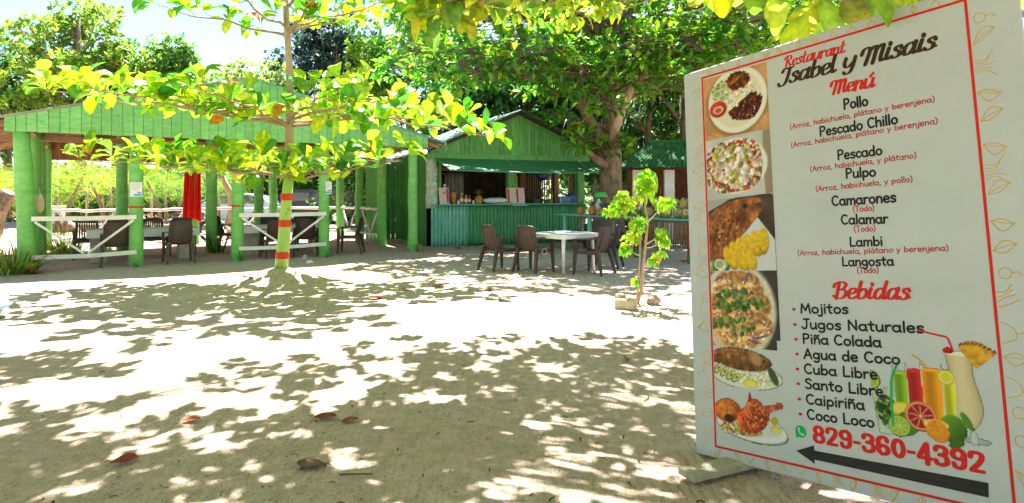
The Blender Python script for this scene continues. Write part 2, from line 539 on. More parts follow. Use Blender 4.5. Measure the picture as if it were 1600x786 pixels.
M['deadred'] = mat('red_almond_leaf', (.50, .06, .015), (.60, .13, .025), 14, .5, .4, 30)
M['deadpurple'] = mat('purple_almond_leaf', (.10, .022, .028), (.17, .045, .04), 14, .45, .4, 30)
M['deadtan'] = mat('tan_almond_leaf', (.32, .16, .07), (.42, .23, .11), 14, .7, .4, 30)
M['paper'] = mat('paper', (.74, .74, .74))
M['paper_pink'] = mat('pinkish_paper', (.70, .58, .57))
M['print_blue'] = mat('blue_print', (.10, .30, .62))
M['print_grey'] = mat('grey_print', (.35, .34, .35))
M['print_red'] = mat('dull_red_print', (.42, .06, .05))
M['pine_skin'] = mat('pineapple_skin', (.42, .16, .03), (.60, .28, .06), 40, .7, .8, 45)
M['coco'] = mat('coconut_skin', (.20, .22, .06), (.42, .36, .13), 4, .6, .2, 12, c3=(.26, .14, .06), t3=(.58, .72))
M['coco_cut'] = mat('cut_coconut_husk', (.50, .38, .20), (.66, .54, .33), 9, .8, .3)
M['coco_eye'] = mat('coconut_brown_core', (.20, .10, .04), (.30, .17, .08), 9, .8, .3)
M['blue_plastic'] = mat('blue_plastic', (.02, .09, .36), (.03, .12, .42), 3, .35, spec=.5)
M['blue_lid'] = mat('dark_blue_plastic', (.012, .035, .20), (.02, .05, .26), 3, .35, spec=.5)
M['green_plastic'] = mat('bright_green_plastic', (.06, .45, .06), (.08, .5, .08), 3, .4)
M['white_plastic'] = mat('white_plastic', (.70, .74, .76), (.76, .79, .80), 3, .35, spec=.5)
M['amber'] = mat('amber_glass', (.42, .20, .05), (.5, .28, .09), 3, .2, spec=.6)
M['sauce_red'] = mat('red_sauce', (.45, .04, .02), (.5, .06, .03), 3, .25, spec=.6)
M['steel'] = mat('steel_pot', (.42, .42, .42), (.52, .52, .52), 5, .3, metal=.9)
M['black'] = mat('black_rubber', (.012, .012, .012), (.022, .022, .022), 8, .6, .2)
M['orange'] = mat('orange_plastic', (.50, .20, .06), (.55, .25, .08), 4, .5)
M['beige'] = mat('beige_plastic', (.60, .47, .34), (.70, .57, .43), 4, .6, .2)
M['blue_rim'] = mat('blue_rim_plastic', (.10, .25, .52), (.16, .34, .62), 4, .4)
M['olive_rim'] = mat('olive_plastic', (.17, .20, .13), (.23, .26, .18), 4, .6)
M['car_blue'] = mat('pale_blue_car_paint', (.36, .47, .62), (.40, .51, .66), 2, .25, spec=.6)
M['car_dark'] = mat('dark_car_paint', (.02, .022, .025), (.03, .03, .034), 2, .25, spec=.6)
M['glass'] = mat('dark_window_glass', (.02, .03, .045), None, rough=.08, spec=.8)
M['light_glass'] = mat('pale_window_glass', (.16, .28, .42), None, rough=.1, spec=.8)
M['purple'] = mat('purple_motor_paint', (.07, .05, .16), (.10, .07, .2), 3, .3, spec=.6)
M['chrome'] = mat('chrome', (.6, .6, .6), None, rough=.2, metal=1)
M['rope'] = mat('rope', (.26, .20, .13), (.36, .29, .2), 20, .9)
M['stall_wall'] = mat('brown_stall_wall', (.23, .085, .04), (.34, .14, .07), 3, .85, .3, 10, (4, 4, .7))
M['yellow_cloth'] = mat('yellow_cloth', (.58, .36, .03), (.66, .45, .06), 5, .85)
M['grey_old'] = mat('grey_weathered_boards', (.20, .18, .15), (.34, .31, .26), 4, .9, .4, 14, (.7, 7, 7))
M['brown_tarp'] = mat('brown_tarp', (.09, .065, .045), (.16, .12, .085), 4, .8, .5, 10)
M['leaf'] = leaf_mat('almond_leaf', .5, (1.3, 1.5, .6))
M['leaf_young'] = leaf_mat('young_almond_leaf', .55, (1.2, 1.34, .55), .35, .5)
M['leaf_over'] = leaf_mat('overhead_leaf', .68, (1.5, 1.36, 1.3), .4, .45)
M['leaf_far'] = leaf_mat('far_leaf', .45, (1.4, 1.4, .8), .5, .35)
M['blade'] = leaf_mat('blade_leaf', .35, (1.4, 1.4, .7), .45, .4)

# ------------------------------------------------------------------ ground
def smooth_noise(x, y, sc, seed):
    r = np.random.default_rng(seed)
    g = r.uniform(-1, 1, (64, 64))
    xx, yy = x/sc, y/sc
    xi, yi = np.floor(xx).astype(int), np.floor(yy).astype(int)
    fx, fy = xx-xi, yy-yi
    fx, fy = fx*fx*(3-2*fx), fy*fy*(3-2*fy)
    G = lambda a, b: g[a % 64, b % 64]
    return (G(xi, yi)*(1-fx)+G(xi+1, yi)*fx)*(1-fy)+(G(xi, yi+1)*(1-fx)+G(xi+1, yi+1)*fx)*fy
MOUND = (-3.86, 10.85)
def gz(x, y):
    x, y = np.asarray(x, float), np.asarray(y, float)
    near = np.exp(-((np.hypot(x, y-6)/14)**2))
    z = .012*smooth_noise(x, y, 1.1, 1)+.006*smooth_noise(x+3, y, .33, 2)*near+.006*smooth_noise(x, y+7, .14, 3)*near+.004*smooth_noise(x+2, y*1.3, .062, 7)*near
    r = np.hypot(x-MOUND[0], (y-MOUND[1])*1.0)
    z = z+.25*np.exp(-(r/.55)**2)*(1+.05*smooth_noise(x, y, .3, 4))
    z = z+.16*np.exp(-(((x-2.15)/.7)**2+((y-2.35)/.75)**2))          # the sand is banked up under the near end of the sign
    return z
def spaced(lo, hi, n, c, k):
    t = np.linspace(math.asinh((lo-c)/k), math.asinh((hi-c)/k), n)
    return c+k*np.sinh(t)
xs, ys = spaced(-260, 260, 640, -.6, 3.2), spaced(-60, 420, 720, 4.0, 2.6)
GX, GY = np.meshgrid(xs, ys)
GZ = gz(GX, GY)
nx, ny = len(xs), len(ys)
idx = np.arange(nx*ny).reshape(ny, nx)
Q = np.stack([idx[:-1, :-1], idx[:-1, 1:], idx[1:, 1:], idx[1:, :-1]], -1).reshape(-1, 4)
def sand_mat():
    m = bpy.data.materials.new('coral_sand')
    m.use_nodes = True
    t = m.node_tree
    b = t.nodes['Principled BSDF']
    b.inputs['Roughness'].default_value = .95
    b.inputs['Specular IOR Level'].default_value = .1
    co = t.nodes.new('ShaderNodeTexCoord')
    def noise(sc, det=6, ro=.6, st=None):
        n = t.nodes.new('ShaderNodeTexNoise')
        n.inputs['Scale'].default_value, n.inputs['Detail'].default_value, n.inputs['Roughness'].default_value = sc, det, ro
        if st:
            q = t.nodes.new('ShaderNodeMapping')
            q.inputs['Scale'].default_value = st
            q.inputs['Rotation'].default_value = (0, 0, .5)
            t.links.new(co.outputs['Object'], q.inputs['Vector'])
            t.links.new(q.outputs['Vector'], n.inputs['Vector'])
        else: t.links.new(co.outputs['Object'], n.inputs['Vector'])
        return n.outputs['Fac']
    def ramp(f, p0, p1, c0, c1):
        r = t.nodes.new('ShaderNodeValToRGB')
        r.color_ramp.elements[0].position, r.color_ramp.elements[1].position = p0, p1
        r.color_ramp.elements[0].color, r.color_ramp.elements[1].color = (*c0, 1), (*c1, 1)
        t.links.new(f, r.inputs['Fac'])
        return r.outputs['Color']
    def mix(f, a, b_, mode='MIX'):
        x = t.nodes.new('ShaderNodeMixRGB')
        x.blend_type = mode
        for sck, v in zip(('Fac', 'Color1', 'Color2'), (f, a, b_)):
            if isinstance(v, (int, float)): x.inputs[sck].default_value = v
            elif isinstance(v, tuple): x.inputs[sck].default_value = (*v, 1)
            else: t.links.new(v, x.inputs[sck])
        return x.outputs['Color']
    c = ramp(noise(.55, 4), .3, .7, (.63, .465, .365), (.74, .58, .47))
    c = mix(ramp(noise(9, 8, .7), .40, .72, (0, 0, 0), (.8, .8, .8)), c, (.40, .30, .215))
    # dark specks: bits of leaf and husk, gathered in drifts
    sp = ramp(noise(48, 3, .55), .615, .70, (0, 0, 0), (1, 1, 1))
    pick = ramp(noise(120, 2, .5), .60, .68, (0, 0, 0), (.8, .8, .8))
    drift = ramp(noise(.8, 5, .6), .34, .55, (.2, .2, .2), (1, 1, 1))
    c = mix(mix(1.0, mix(1.0, sp, pick, 'LIGHTEN'), drift, 'MULTIPLY'), c, (.12, .085, .055))
    t.links.new(c, b.inputs['Base Color'])
    h = mix(.5, noise(7, 8, .65), noise(26, 5, .6, (1, 3.2, 1)))
    h = mix(.3, h, noise(70, 4, .6))
    wv = t.nodes.new('ShaderNodeTexWave')
    wv.inputs['Scale'].default_value, wv.inputs['Distortion'].default_value, wv.inputs['Detail'].default_value = 5.5, 9, 4
    wv.inputs['Detail Scale'].default_value = .6
    t.links.new(co.outputs['Object'], wv.inputs['Vector'])
    h = mix(.24, h, wv.outputs['Fac'])
    vf = t.nodes.new('ShaderNodeTexVoronoi')
    vf.feature = 'SMOOTH_F1'
    vf.inputs['Scale'].default_value = 3.4
    t.links.new(co.outputs['Object'], vf.inputs['Vector'])
    h = mix(.35, h, ramp(vf.outputs['Distance'], .1, .45, (0, 0, 0), (1, 1, 1)))
    bp = t.nodes.new('ShaderNodeBump')
    bp.inputs['Strength'].default_value = 1
    bp.inputs['Distance'].default_value = .09
    t.links.new(h, bp.inputs['Height'])
    t.links.new(bp.outputs['Normal'], b.inputs['Normal'])
    return m
g = np_mesh('ground', np.stack([GX, GY, GZ], -1).reshape(-1, 3), Q, None, sand_mat(), smooth=True)
tag(g, 'pale coral sand yard with scattered specks of leaf', kind='structure')
lm = mat('leaf_litter', (.10, .06, .032), (.25, .17, .10), 3, .95, .6, 10, c3=(.07, .09, .02), t3=(.55, .7))
mb = MB()
mb.grid(lambda u, v: (-60+120*u, (36+3.0*math.sin(u*9)+1.5*math.sin(u*23)) if v == 0 else 36+v*60, .03), 60, 6)
tag(mb.build('leaf_litter_ground', lm), 'brown leaf litter under the far trees', kind='structure')

# ------------------------------------------------------------------ pavilion
PA = (-9.06, 12.26)
PR = math.atan2(.541, .841)
def PW(u, v, z=0):
    return Vector((PA[0]+u*math.cos(PR)-v*math.sin(PR), PA[1]+u*math.sin(PR)+v*math.cos(PR), z))
pav = empty('open_pavilion', (*PA, 0), PR, 'open sided green pavilion of tree trunk posts with a low gabled roof over dining tables', 'pavilion')
def post_mb(h, r, lean=(0, 0), n=14):
    m = MB()
    k = 9
    pts, rad = [], []
    for i in range(k):
        t = i/(k-1)
        pts.append((lean[0]*t+random.uniform(-.008, .008), lean[1]*t+random.uniform(-.008, .008), -.1+t*(h+.1)))
        rad.append(r*(1.08-.12*t)+random.uniform(-.006, .006))
    m.tube(pts, rad, n, True, None, .025)
    return m
def ring(r, z, h):
    return MB().lathe([(r, z-h/2), (r+.005, z-h/2), (r+.005, z+h/2), (r, z+h/2)], 16)
RZ = lambda u: 2.86+.259*(min(u, 7.8-u)+.35)          # roof height above the front line
POSTS = [(0, 0, .145, .1, 0), (1.75, 0, .125, 0, 1), (3.67, 0, .125, 0, 1), (5.56, 0, .12, 0, 0), (7.8, 0, .115, 0, 0),
         (0, 1.43, .12, 0, 0), (0, 3.05, .125, 0, 0), (1.62, 3.3, .125, 0, 0), (3.51, 2.6, .13, 0, 0), (3.49, 5.68, .12, 0, 0), (4.97, 4.2, .125, 0, 0),
         (7.8, 2.07, .125, 0, 0), (7.8, 3.9, .125, 0, 0), (7.8, 5.7, .12, 0, 0), (0, 5.7, .12, 0, 0), (5.7, 5.7, .12, 0, 0)]
for (u, v, r, ln, band) in POSTS:
    o = post_mb(min(RZ(u)-.02, 2.64) if v < .1 else RZ(u)-.12, r, (-ln, 0)).build('post', M['green_post'], pav, True)
    o.location = (u, v, 0)
    if band:
        b = ring(r*1.035, 1.20, .045).build('red_band', M['red'], o, True)
# fascia boards
def gable(y, z0, fn, x0, x1, w, th, mm, name, parent, jz=.006, gap=.008):
    m = MB()
    x = x0
    while x < x1-.02:
        ww = min(w*random.uniform(.9, 1.12), x1-x)
        j = random.uniform(-jz, jz)
        zz0 = z0+random.uniform(-.012, .0)
        a, b = fn(x), fn(x+ww-gap)
        vs = [(x, y+j, zz0), (x+ww-gap, y+j, zz0), (x+ww-gap, y+j+th, zz0), (x, y+j+th, zz0), (x, y+j, a), (x+ww-gap, y+j, b), (x+ww-gap, y+j+th, b), (x, y+j+th, a)]
        m.add(vs, [(3, 2, 1, 0), (4, 5, 6, 7), (0, 1, 5, 4), (1, 2, 6, 5), (2, 3, 7, 6), (3, 0, 4, 7)])
        x += ww
    return m.build(name, mm, parent)
gable(-.16, 2.62, lambda u: RZ(u)+.01, -.35, 8.15, .175, .025, M['green'], 'fascia_boards', pav)
gable(5.75, 2.35, lambda u: RZ(u)-.05, -.35, 8.15, .16, .02, M['plank'], 'rear_gable_boards', pav, .009, -.012)
MB().box(-.3, 8.1, -.13, -.03, 2.63, 2.75).build('front_beam', M['rafter'], pav)
MB().box(-.3, 8.1, 2.55, 2.67, 2.62, 2.74).build('middle_beam', M['rafter'], pav)
for uu in (-.06, 7.74): MB().box(uu, uu+.12, -.02, 5.74, 2.63, 2.75).build('side_beam', M['rafter'], pav)
MB().tube([(3.9, -.1, 3.86), (3.9, 5.8, 3.84)], .07, 8).build('ridge_pole', M['rafter'], pav, True)
for sgn in (-1, 1):
    def rf(u, v, off=0, sgn=sgn):
        d = u*(5.0 if sgn < 0 else 4.7)
        return (3.9+sgn*d, -.22+v*6.3, 3.975-.259*d-off+.018*math.cos(d*0+v*6.3/.15*6.283))
    MB().grid(lambda u, v: rf(u, v), 10, 250, thick=(0, 0, .012)).build('roof_sheet', M['teal_roof'] if sgn > 0 else M['zinc'], pav)
    WD = 5.0 if sgn < 0 else 4.7
    m = MB()                                            # brown boards under the sheets
    for k in range(26):
        d0, d1 = k*WD/26, (k+1)*WD/26-.012
        jz = random.uniform(-.006, .006)
        p = [(3.9+sgn*d0, 3.93-.259*d0+jz), (3.9+sgn*d1, 3.93-.259*d1+jz)]
        vs = [(p[0][0], -.12, p[0][1]), (p[1][0], -.12, p[1][1]), (p[1][0], 5.74, p[1][1]), (p[0][0], 5.74, p[0][1])]
        vs += [(a, b, c-.018) for a, b, c in vs]
        m.add(vs, [(0, 1, 2, 3), (7, 6, 5, 4), (0, 4, 5, 1), (1, 5, 6, 2), (2, 6, 7, 3), (3, 7, 4, 0)])
    m.build('ceiling_boards', M['plank_h'], pav)
    for k in range(8):
        y = .05+k*.8
        MB().sweep([(3.9+sgn*.05, y, 3.86), (3.9+sgn*(WD-.05), y, 3.86-.259*(WD-.1))], .07, .09, (0, 1, 0)).build('rafter', M['rafter'], pav)
    MB().sweep([(3.9+sgn*(WD+.02), -.22, 3.965-.259*WD), (3.9+sgn*(WD+.02), 6.0, 3.965-.259*WD)], .03, .11, (1, 0, 0)).build('eave_board', M['pale_wood'], pav)
# struts from posts to roof
for (a, b) in (((3.67, .12, 2.3), (4.3, .9, 3.1)), ((1.75, .12, 2.3), (1.75, 1.0, 2.85)), ((1.9, 3.2, 2.3), (2.7, 3.2, 2.95)), ((3.4, 2.6, 2.3), (2.6, 2.6, 2.9))):
    MB().sweep([a, b], .07, .07, (1, .3, 0)).build('strut', M['rafter'], pav)
# railings
def railing(a, b, z_top, z_bot, style, mat_, y=0):
    (u0, v0), (u1, v1) = a, b
    root = MB()
    lerp = lambda t, z: (u0+(u1-u0)*t, v0+(v1-v0)*t+y, z)
    sd = (-(v1-v0), u1-u0, 0)
    if style == 'board':
        root.sweep([lerp(0, z_top), lerp(.5, z_top-.01), lerp(1, z_top)], .03, .085, sd)
    else:
        root.tube([lerp(t, z_top+random.uniform(-.02, .02)) for t in np.linspace(0, 1, 7)], .04, 8, jit=.08)
    top = root.build('railing', mat_, pav, style != 'board')
    if z_bot:
        m = MB()
        if style == 'board': m.sweep([lerp(0, z_bot-.02), lerp(.5, z_bot-.035), lerp(1, z_bot)], .028, .08, sd)
        else: m.tube([lerp(t, z_bot+random.uniform(-.02, .02)) for t in np.linspace(0, 1, 7)], .035, 8, jit=.08)
        m.build('lower_rail', mat_, top, style != 'board')
        if style == 'board':
            for t in (.03, .97):
                MB().sweep([lerp(t, z_top-.06), lerp(.5+(t-.5)*.04, z_bot+.02)], .025, .042, sd).build('brace', mat_, top)
        else:
            for (t, q) in ((.12, .5), (.88, .5)):
                MB().tube([lerp(t, z_top), lerp((t+q)/2+.02, (z_top+z_bot)/2), lerp(q, z_bot)], .028, 7, jit=.1).build('brace', mat_, top, True)
    return top
railing((.05, -.155), (1.75, -.155), 1.0, .30, 'board', M['white'])
railing((3.67, -.155), (5.56, -.155), 1.0, .30, 'board', M['white'])
for a, b in (((0, 5.7), (1.8, 5.72)), ((1.8, 5.72), (3.5, 5.7)), ((3.5, 5.7), (5.7, 5.7)), ((5.7, 5.7), (7.8, 5.7))):
    railing(a, b, 1.0, .25, 'log', M['white'])
railing((7.8, 2.1), (7.8, 3.9), 1.02, .28, 'log', M['white'])
railing((7.8, 3.9), (7.8, 5.7), 1.02, .28, 'log', M['white'])
railing((0, 1.4), (0, 3.05), 1.0, None, 'log', M['pale_wood'])

# ---- things on the posts
def paper(name, loc, rz, w, h, label, cat, group=None, marks=()):
    e = empty(name, loc, rz, label, cat, group)
    m = MB()
    m.grid(lambda u, v: ((u-.5)*w, -.002-.006*math.cos((u-.5)*2.6), (v-.5)*h), 6, 4, thick=(0, .0015, 0))
    m.build('sheet', M['paper'], e)
    for (mm, x0, x1, z0, z1, nm) in marks:
        MB().grid(lambda u, v: ((x0+(x1-x0)*u-.5)*w, -.0035-.006*math.cos(((x0+(x1-x0)*u)-.5)*2.6), (z0+(z1-z0)*v-.5)*h), 4, 1, thick=(0, .0005, 0)).build(nm, M[mm], e)
    return e
nmarks = [('print_grey', .1, .9, .86, .9, 'printed_line'), ('print_grey', .1, .82, .74, .77, 'printed_line'), ('print_grey', .1, .88, .62, .65, 'printed_line'), ('print_grey', .1, .7, .5, .53, 'printed_line'),
          ('print_blue', .35, .95, .06, .2, 'blue_strip'), ('print_blue', .6, .92, .24, .34, 'blue_strip')]
p = PW(1.745, -.135, 1.55)
paper('paper_notice', p, PR*.3, .23, .29, 'white paper notice with a blue strip on the second front post beside the red cloth', 'notice', 'notices on the pavilion posts', nmarks)
p = PW(5.58, -.13, 1.6)
paper('paper_notice', p, PR*.3, .22, .29, 'white paper notice on the front post to the right of the young tree trunk', 'notice', 'notices on the pavilion posts', nmarks)
# red cloth hung on the back post
def cloth_fn(u, v):
    a = (u-.5)*1.0
    w = .44+.06*v
    return (a*w, -.17-.045*math.sin(u*19+v*2)-.03*math.sin(u*41)-.03*v, 2.05-1.38*v-.05*math.sin(u*8)*(v > .9))
cl = empty('red_cloth', PW(3.49, 5.68), PR*.4, 'long red cloth hanging in folds on a back post of the pavilion', 'cloth')
MB().grid(cloth_fn, 60, 22, thick=(0, .006, 0)).build('drape', M['cloth'], cl, True)
MB().tube([(-.17, -.20, .98), (-.02, -.26, .93), (.19, -.2, 1.02)], .012, 6).build('tie', M['cloth'], cl, True)
MB().tube([(-.25, -.14, 2.06), (.25, -.14, 2.06)], .015, 8).build('rail', M['pale_wood'], cl, True)
# wooden paddle hanging by a rope
pd = empty('wooden_paddle', at(63.5, 318, 12.35), 0, 'small pale wooden board hanging by a rope beside the left corner post', 'board')
poly = [(.075*math.cos(a)*(1 if math.sin(a) < 0 else .92), .155*math.sin(a)+(.02 if math.sin(a) > 0 else -.02)) for a in np.linspace(0, 6.283, 24, False)]
MB().prism(poly, -.012, .012, Matrix.Rotation(R(90), 4, 'X')).build('blade', M['pale_wood'], pd)
MB().tube([(0, 0, .17), (-.01, 0, .25), (-.045, 0, .34)], .012, 6).build('rope', M['rope'], pd, True)

# ------------------------------------------------------------------ chairs
def chair_proto(name, mm, slats=False):
    e = empty(name)
    # faces +y; seat at .42
    def seat(u, v):
        x = (u-.5)*.46
        y = -.20+.44*v
        return (x, y, .425-.02*math.cos((u-.5)*2.6)*math.sin(v*2.4)-.03*max(0, v-.85)*4*.4)
    MB().grid(seat, 10, 10, thick=(0, 0, -.03)).build('seat', mm, e, True)
    def back(u, v, t=0):
        w = .43*(1-.10*abs(v-.25))*(1-.0*v)
        x = (u-.5)*w
        z = .40+.47*v-.02*(2*u-1)**4*(v > .9)
        y = -.205-.125*v+.05*(2*u-1)**2-.02*math.sin(v*3.1)
        return (x, y+t, z)
    if slats:
        m = MB()
        for k in range(9):
            u0, u1 = (k+.18)/9, (k+.82)/9
            m.grid(lambda u, v: back(u0+(u1-u0)*u, .12+.74*v), 1, 8, thick=(0, .018, 0))
        m.grid(lambda u, v: back(u, .0+.14*v), 8, 2, thick=(0, .022, 0))
        m.grid(lambda u, v: back(u, .85+.15*v), 8, 2, thick=(0, .022, 0))
        bo = m.build('backrest', mm, e)
    else:
        bo = MB().grid(back, 12, 12, thick=(0, .016, 0)).build('backrest', mm, e, True)
    rim = [back(0, v, .008) for v in np.linspace(0, .95, 8)]+[back(u, 1.0, .008) for u in np.linspace(.06, .94, 9)]+[back(1, v, .008) for v in np.linspace(.95, 0, 8)]
    MB().tube(rim, .019, 7).build('rim', mm, bo, True)
    if not slats:
        inn = [back(.14, v, -.004) for v in np.linspace(.1, .86, 7)]+[back(u, .9, -.004) for u in np.linspace(.18, .82, 7)]+[back(.86, v, -.004) for v in np.linspace(.86, .1, 7)]+[back(u, .07, -.004) for u in np.linspace(.82, .18, 7)]
        MB().tube(inn+[inn[0]], .007, 5).build('panel_edge', mm, bo, True)
    for s in (-1, 1):
        arm = [(s*.215, -.265, .66), (s*.245, -.12, .655), (s*.262, .06, .65), (s*.268, .2, .64), (s*.268, .235, .60)]
        MB().sweep(arm, [.035, .05, .058, .055, .045], [.03, .026, .024, .026, .03]).build('armrest', mm, e)
        MB().sweep([(s*.266, .232, .615), (s*.255, .225, .42), (s*.270, .25, 0)], [.05, .058, .036], [.05, .06, .034]).build('leg', mm, e)
        MB().sweep([(s*.212, -.215, .46), (s*.225, -.235, .36), (s*.262, -.325, 0)], [.05, .06, .036], [.055, .065, .034]).build('leg', mm, e)
        MB().sweep([(s*.238, -.19, .40), (s*.246, .2, .40)], .02, .06).build('side_rail', mm, e)
    return e
first = {}
def chair(kind, loc, rz, label, group):
    mm, sl = {'brown': (M['resin'], False), 'slat': (M['resin'], True), 'dark': (M['resin_dark'], False), 'red': (M['resin_red'], False)}[kind]
    if kind not in first:
        c = first[kind] = chair_proto('resin_armchair', mm, sl)
    else:
        c = copy_tree(first[kind])
    c.location = (loc[0], loc[1], float(gz(loc[0], loc[1])))
    c.rotation_euler = (0, 0, rz)
    return tag(c, label, 'chair', group)
def face(dx, dy): return math.atan2(-dx, dy)
G1 = 'brown resin chairs round the white square table'
chair('brown', (-.24, 12.60), face(.80, .60), 'brown resin armchair leftmost of the four at the square white table', G1)
chair('brown', (.42, 12.36), face(.62, .78), 'brown armchair with a ring of wire at its seat, at the square white table', G1)
chair('brown', (1.50, 12.10), face(-.80, .60), 'brown resin armchair nearest the sapling at the square white table', G1)
chair('dark', (1.86, 13.1), face(-.93, .36), 'blackish resin armchair on the far right side of the square white table', G1)
wr = MB()
for k in range(4): wr.tube([(.05*math.cos(a)+random.uniform(-.006, .006), random.uniform(-.01, .01), .06*math.sin(a)+random.uniform(-.006, .006)) for a in np.linspace(0, 6.28, 14)], .004, 5, False)
wo = wr.build('wire_ring', M['steel'], None, True, (.60, 12.03, .40))
tag(wo, 'loose ring of bare wire hanging at a brown chair seat', 'wire')
G2 = 'resin chairs at the pavilion tables'
def pchair(kind, u, v, du, dv, label):
    p = PW(u, v)
    d = PW(u+du, v+dv)-p
    chair(kind, (p.x, p.y), face(d.x, d.y), label, G2)
pchair('brown', 1.42, .30, .05, 1, 'brown armchair with its back to the camera behind the left white railing')
pchair('brown', 2.55, .28, -.05, 1, 'brown armchair with its back to the camera just left of the red cloth')
pchair('slat', .92, 2.25, .05, -1, 'slat backed brown chair on the far side of the left table, the leftmost')
pchair('slat', 1.5, 2.2, 0, -1, 'slat backed brown chair behind the left table, directly behind the solid backed chair')
pchair('slat', 2.22, 2.25, 0, -1, 'slat backed brown chair behind the left table, just right of the post with the notice')
pchair('slat', 2.82, 2.2, -.06, -1, 'slat backed brown chair on the far side of the left table, nearest the red cloth')
pchair('dark', 3.98, 3.2, .9, -.5, 'black armchair seen from the side beside the post with the sansevieria')
pchair('red', 4.52, .30, 0, 1, 'reddish brown armchair behind the painted young tree trunk')
pchair('red', 5.25, .42, .3, 1, 'dark reddish armchair just right of the painted tree trunk, under the right railing')
pchair('dark', 4.85, 2.1, 0, -1, 'dark chair on the far side of the right table, the left one')
pchair('dark', 5.7, 2.15, .06, -1, 'dark chair on the far side of the right table, the right one')
pchair('red', 6.32, .42, -.9, .5, 'reddish brown armchair at the open right end of the right table')

# ------------------------------------------------------------------ tables
def long_table(u0, u1, v0, v1, label, mid):
    p = PW(u0, v0)
    e = empty('long_table', (p.x, p.y, 0), PR, label, 'table', 'white tables in the pavilion')
    w, d = u1-u0, v1-v0
    m = MB()
    for k in range(4): m.bbox(0, w, k*d/4+.002, (k+1)*d/4-.002, .67, .70, .004)
    m.build('tabletop', M['table_top'], e)
    for (a, b) in ((0, .025), (d-.025, d)): MB().bbox(.01, w-.01, a+.003, b-.003, .53, .668, .004).build('apron', M['table_top'], e)
    for a in (0.0, w-.025): MB().bbox(a+.003, a+.022, .03, d-.03, .53, .668, .003).build('apron', M['table_top'], e)
    for x in mid: MB().bbox(x-.16, x+.16, d*.18, d*.82, 0, .53, .015).build('pedestal', M['concrete'], e)
    return e
long_table(.90, 3.05, .95, 1.7, 'long white boarded table on block legs in the left half of the pavilion', (.22, 1.9))
long_table(3.92, 6.0, .95, 1.7, 'long white boarded table on block legs behind the right railing of the pavilion', (.24, 1.85))
# square resin table
t = empty('square_table', (.98, 12.5, 0), R(41), 'white square resin garden table with rounded corners on the shaded sand', 'table')
def rsq(h, r, n=6):
    out_ = []
    for cx, cy, a0 in ((h-r, h-r, 0), (-h+r, h-r, 90), (-h+r, -h+r, 180), (h-r, -h+r, 270)):
        for k in range(n+1):
            a = R(a0+90*k/n)
            out_.append((cx+r*math.cos(a), cy+r*math.sin(a)))
    return out_
MB().prism(rsq(.50, .10), .695, .722).build('tabletop', M['table_white'], t)
m = MB()
o_, i_ = rsq(.495, .10), rsq(.475, .09)
n = len(o_)
m.add([(x, y, .64) for x, y in o_]+[(x, y, .694) for x, y in o_]+[(x, y, .64) for x, y in i_]+[(x, y, .694) for x, y in i_],
      [(k, (k+1) % n, n+(k+1) % n, n+k) for k in range(n)]+[(2*n+(k+1) % n, 2*n+k, 3*n+k, 3*n+(k+1) % n) for k in range(n)]+[((k+1) % n, k, 2*n+k, 2*n+(k+1) % n) for k in range(n)])
m.build('apron', M['table_white'], t)
for sx in (-1, 1):
    for sy in (-1, 1):
        MB().tube([(sx*.385, sy*.385, .69), (sx*.39, sy*.39, .56), (sx*.41, sy*.41, 0)], [.042, .034, .026], 12).build('leg', M['table_white'], t, True)

# ------------------------------------------------------------------ kiosk
KA, KR = (-2.24, 17.9), R(24)
def KW(x, y, z=0):
    return Vector((KA[0]+x*math.cos(KR)-y*math.sin(KR), KA[1]+x*math.sin(KR)+y*math.cos(KR), z))
kio = empty('food_kiosk', (*KA, 0), KR, 'green corrugated food kiosk with an open counter and a propped up awning', 'kiosk')
def corr(x0, x1, z0, z1, y, pitch, amp, mm, name, parent, per=8):
    n = max(2, int((x1-x0)/pitch*per))
    return MB().grid(lambda u, v: (x0+(x1-x0)*u, y+amp*math.cos((x0+(x1-x0)*u)/pitch*6.283)+.004*math.sin(v*7+u*3), z0+(z1-z0)*v+.012*math.sin(u*17)*(v == 0)), n, 5, thick=(0, .004, 0)).build(name, mm, parent, True)
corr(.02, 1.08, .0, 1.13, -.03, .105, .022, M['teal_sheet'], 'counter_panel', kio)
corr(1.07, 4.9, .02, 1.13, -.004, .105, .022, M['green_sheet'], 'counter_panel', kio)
MB().bbox(-.02, 4.72, -.20, .38, 1.135, 1.165, .006).build('countertop', M['teal_board'], kio)
MB().bbox(2.35, 2.85, -.26, -.21, 1.10, 1.14, .006).build('counter_trim', M['teal_board'], kio)
post_mb(1.27, .16).build('post', M['peel'], kio, True, (.08, .10, 1.167))
MB().bbox(.26, .34, .06, .14, 1.167, 2.41, .006).build('post', M['green_beam'], kio)
MB().bbox(2.36, 2.62, .05, .25, 1.167, 2.41, .01).build('post', M['green_beam'], kio)
MB().bbox(4.66, 4.88, .03, .25, 0, 2.41, .01).build('post', M['green_beam'], kio)
KZ = lambda x: 3.80-.415*abs(x-2.6)
MB().bbox(-.10, 5.02, -.06, .06, 2.41, 2.57, .008).build('front_beam', M['green_beam'], kio)
gable(-.02, 2.573, lambda x: max(2.6, KZ(x)-.03), .0, 5.05, .125, .022, M['green_beam'], 'gable_boards', kio, .008)
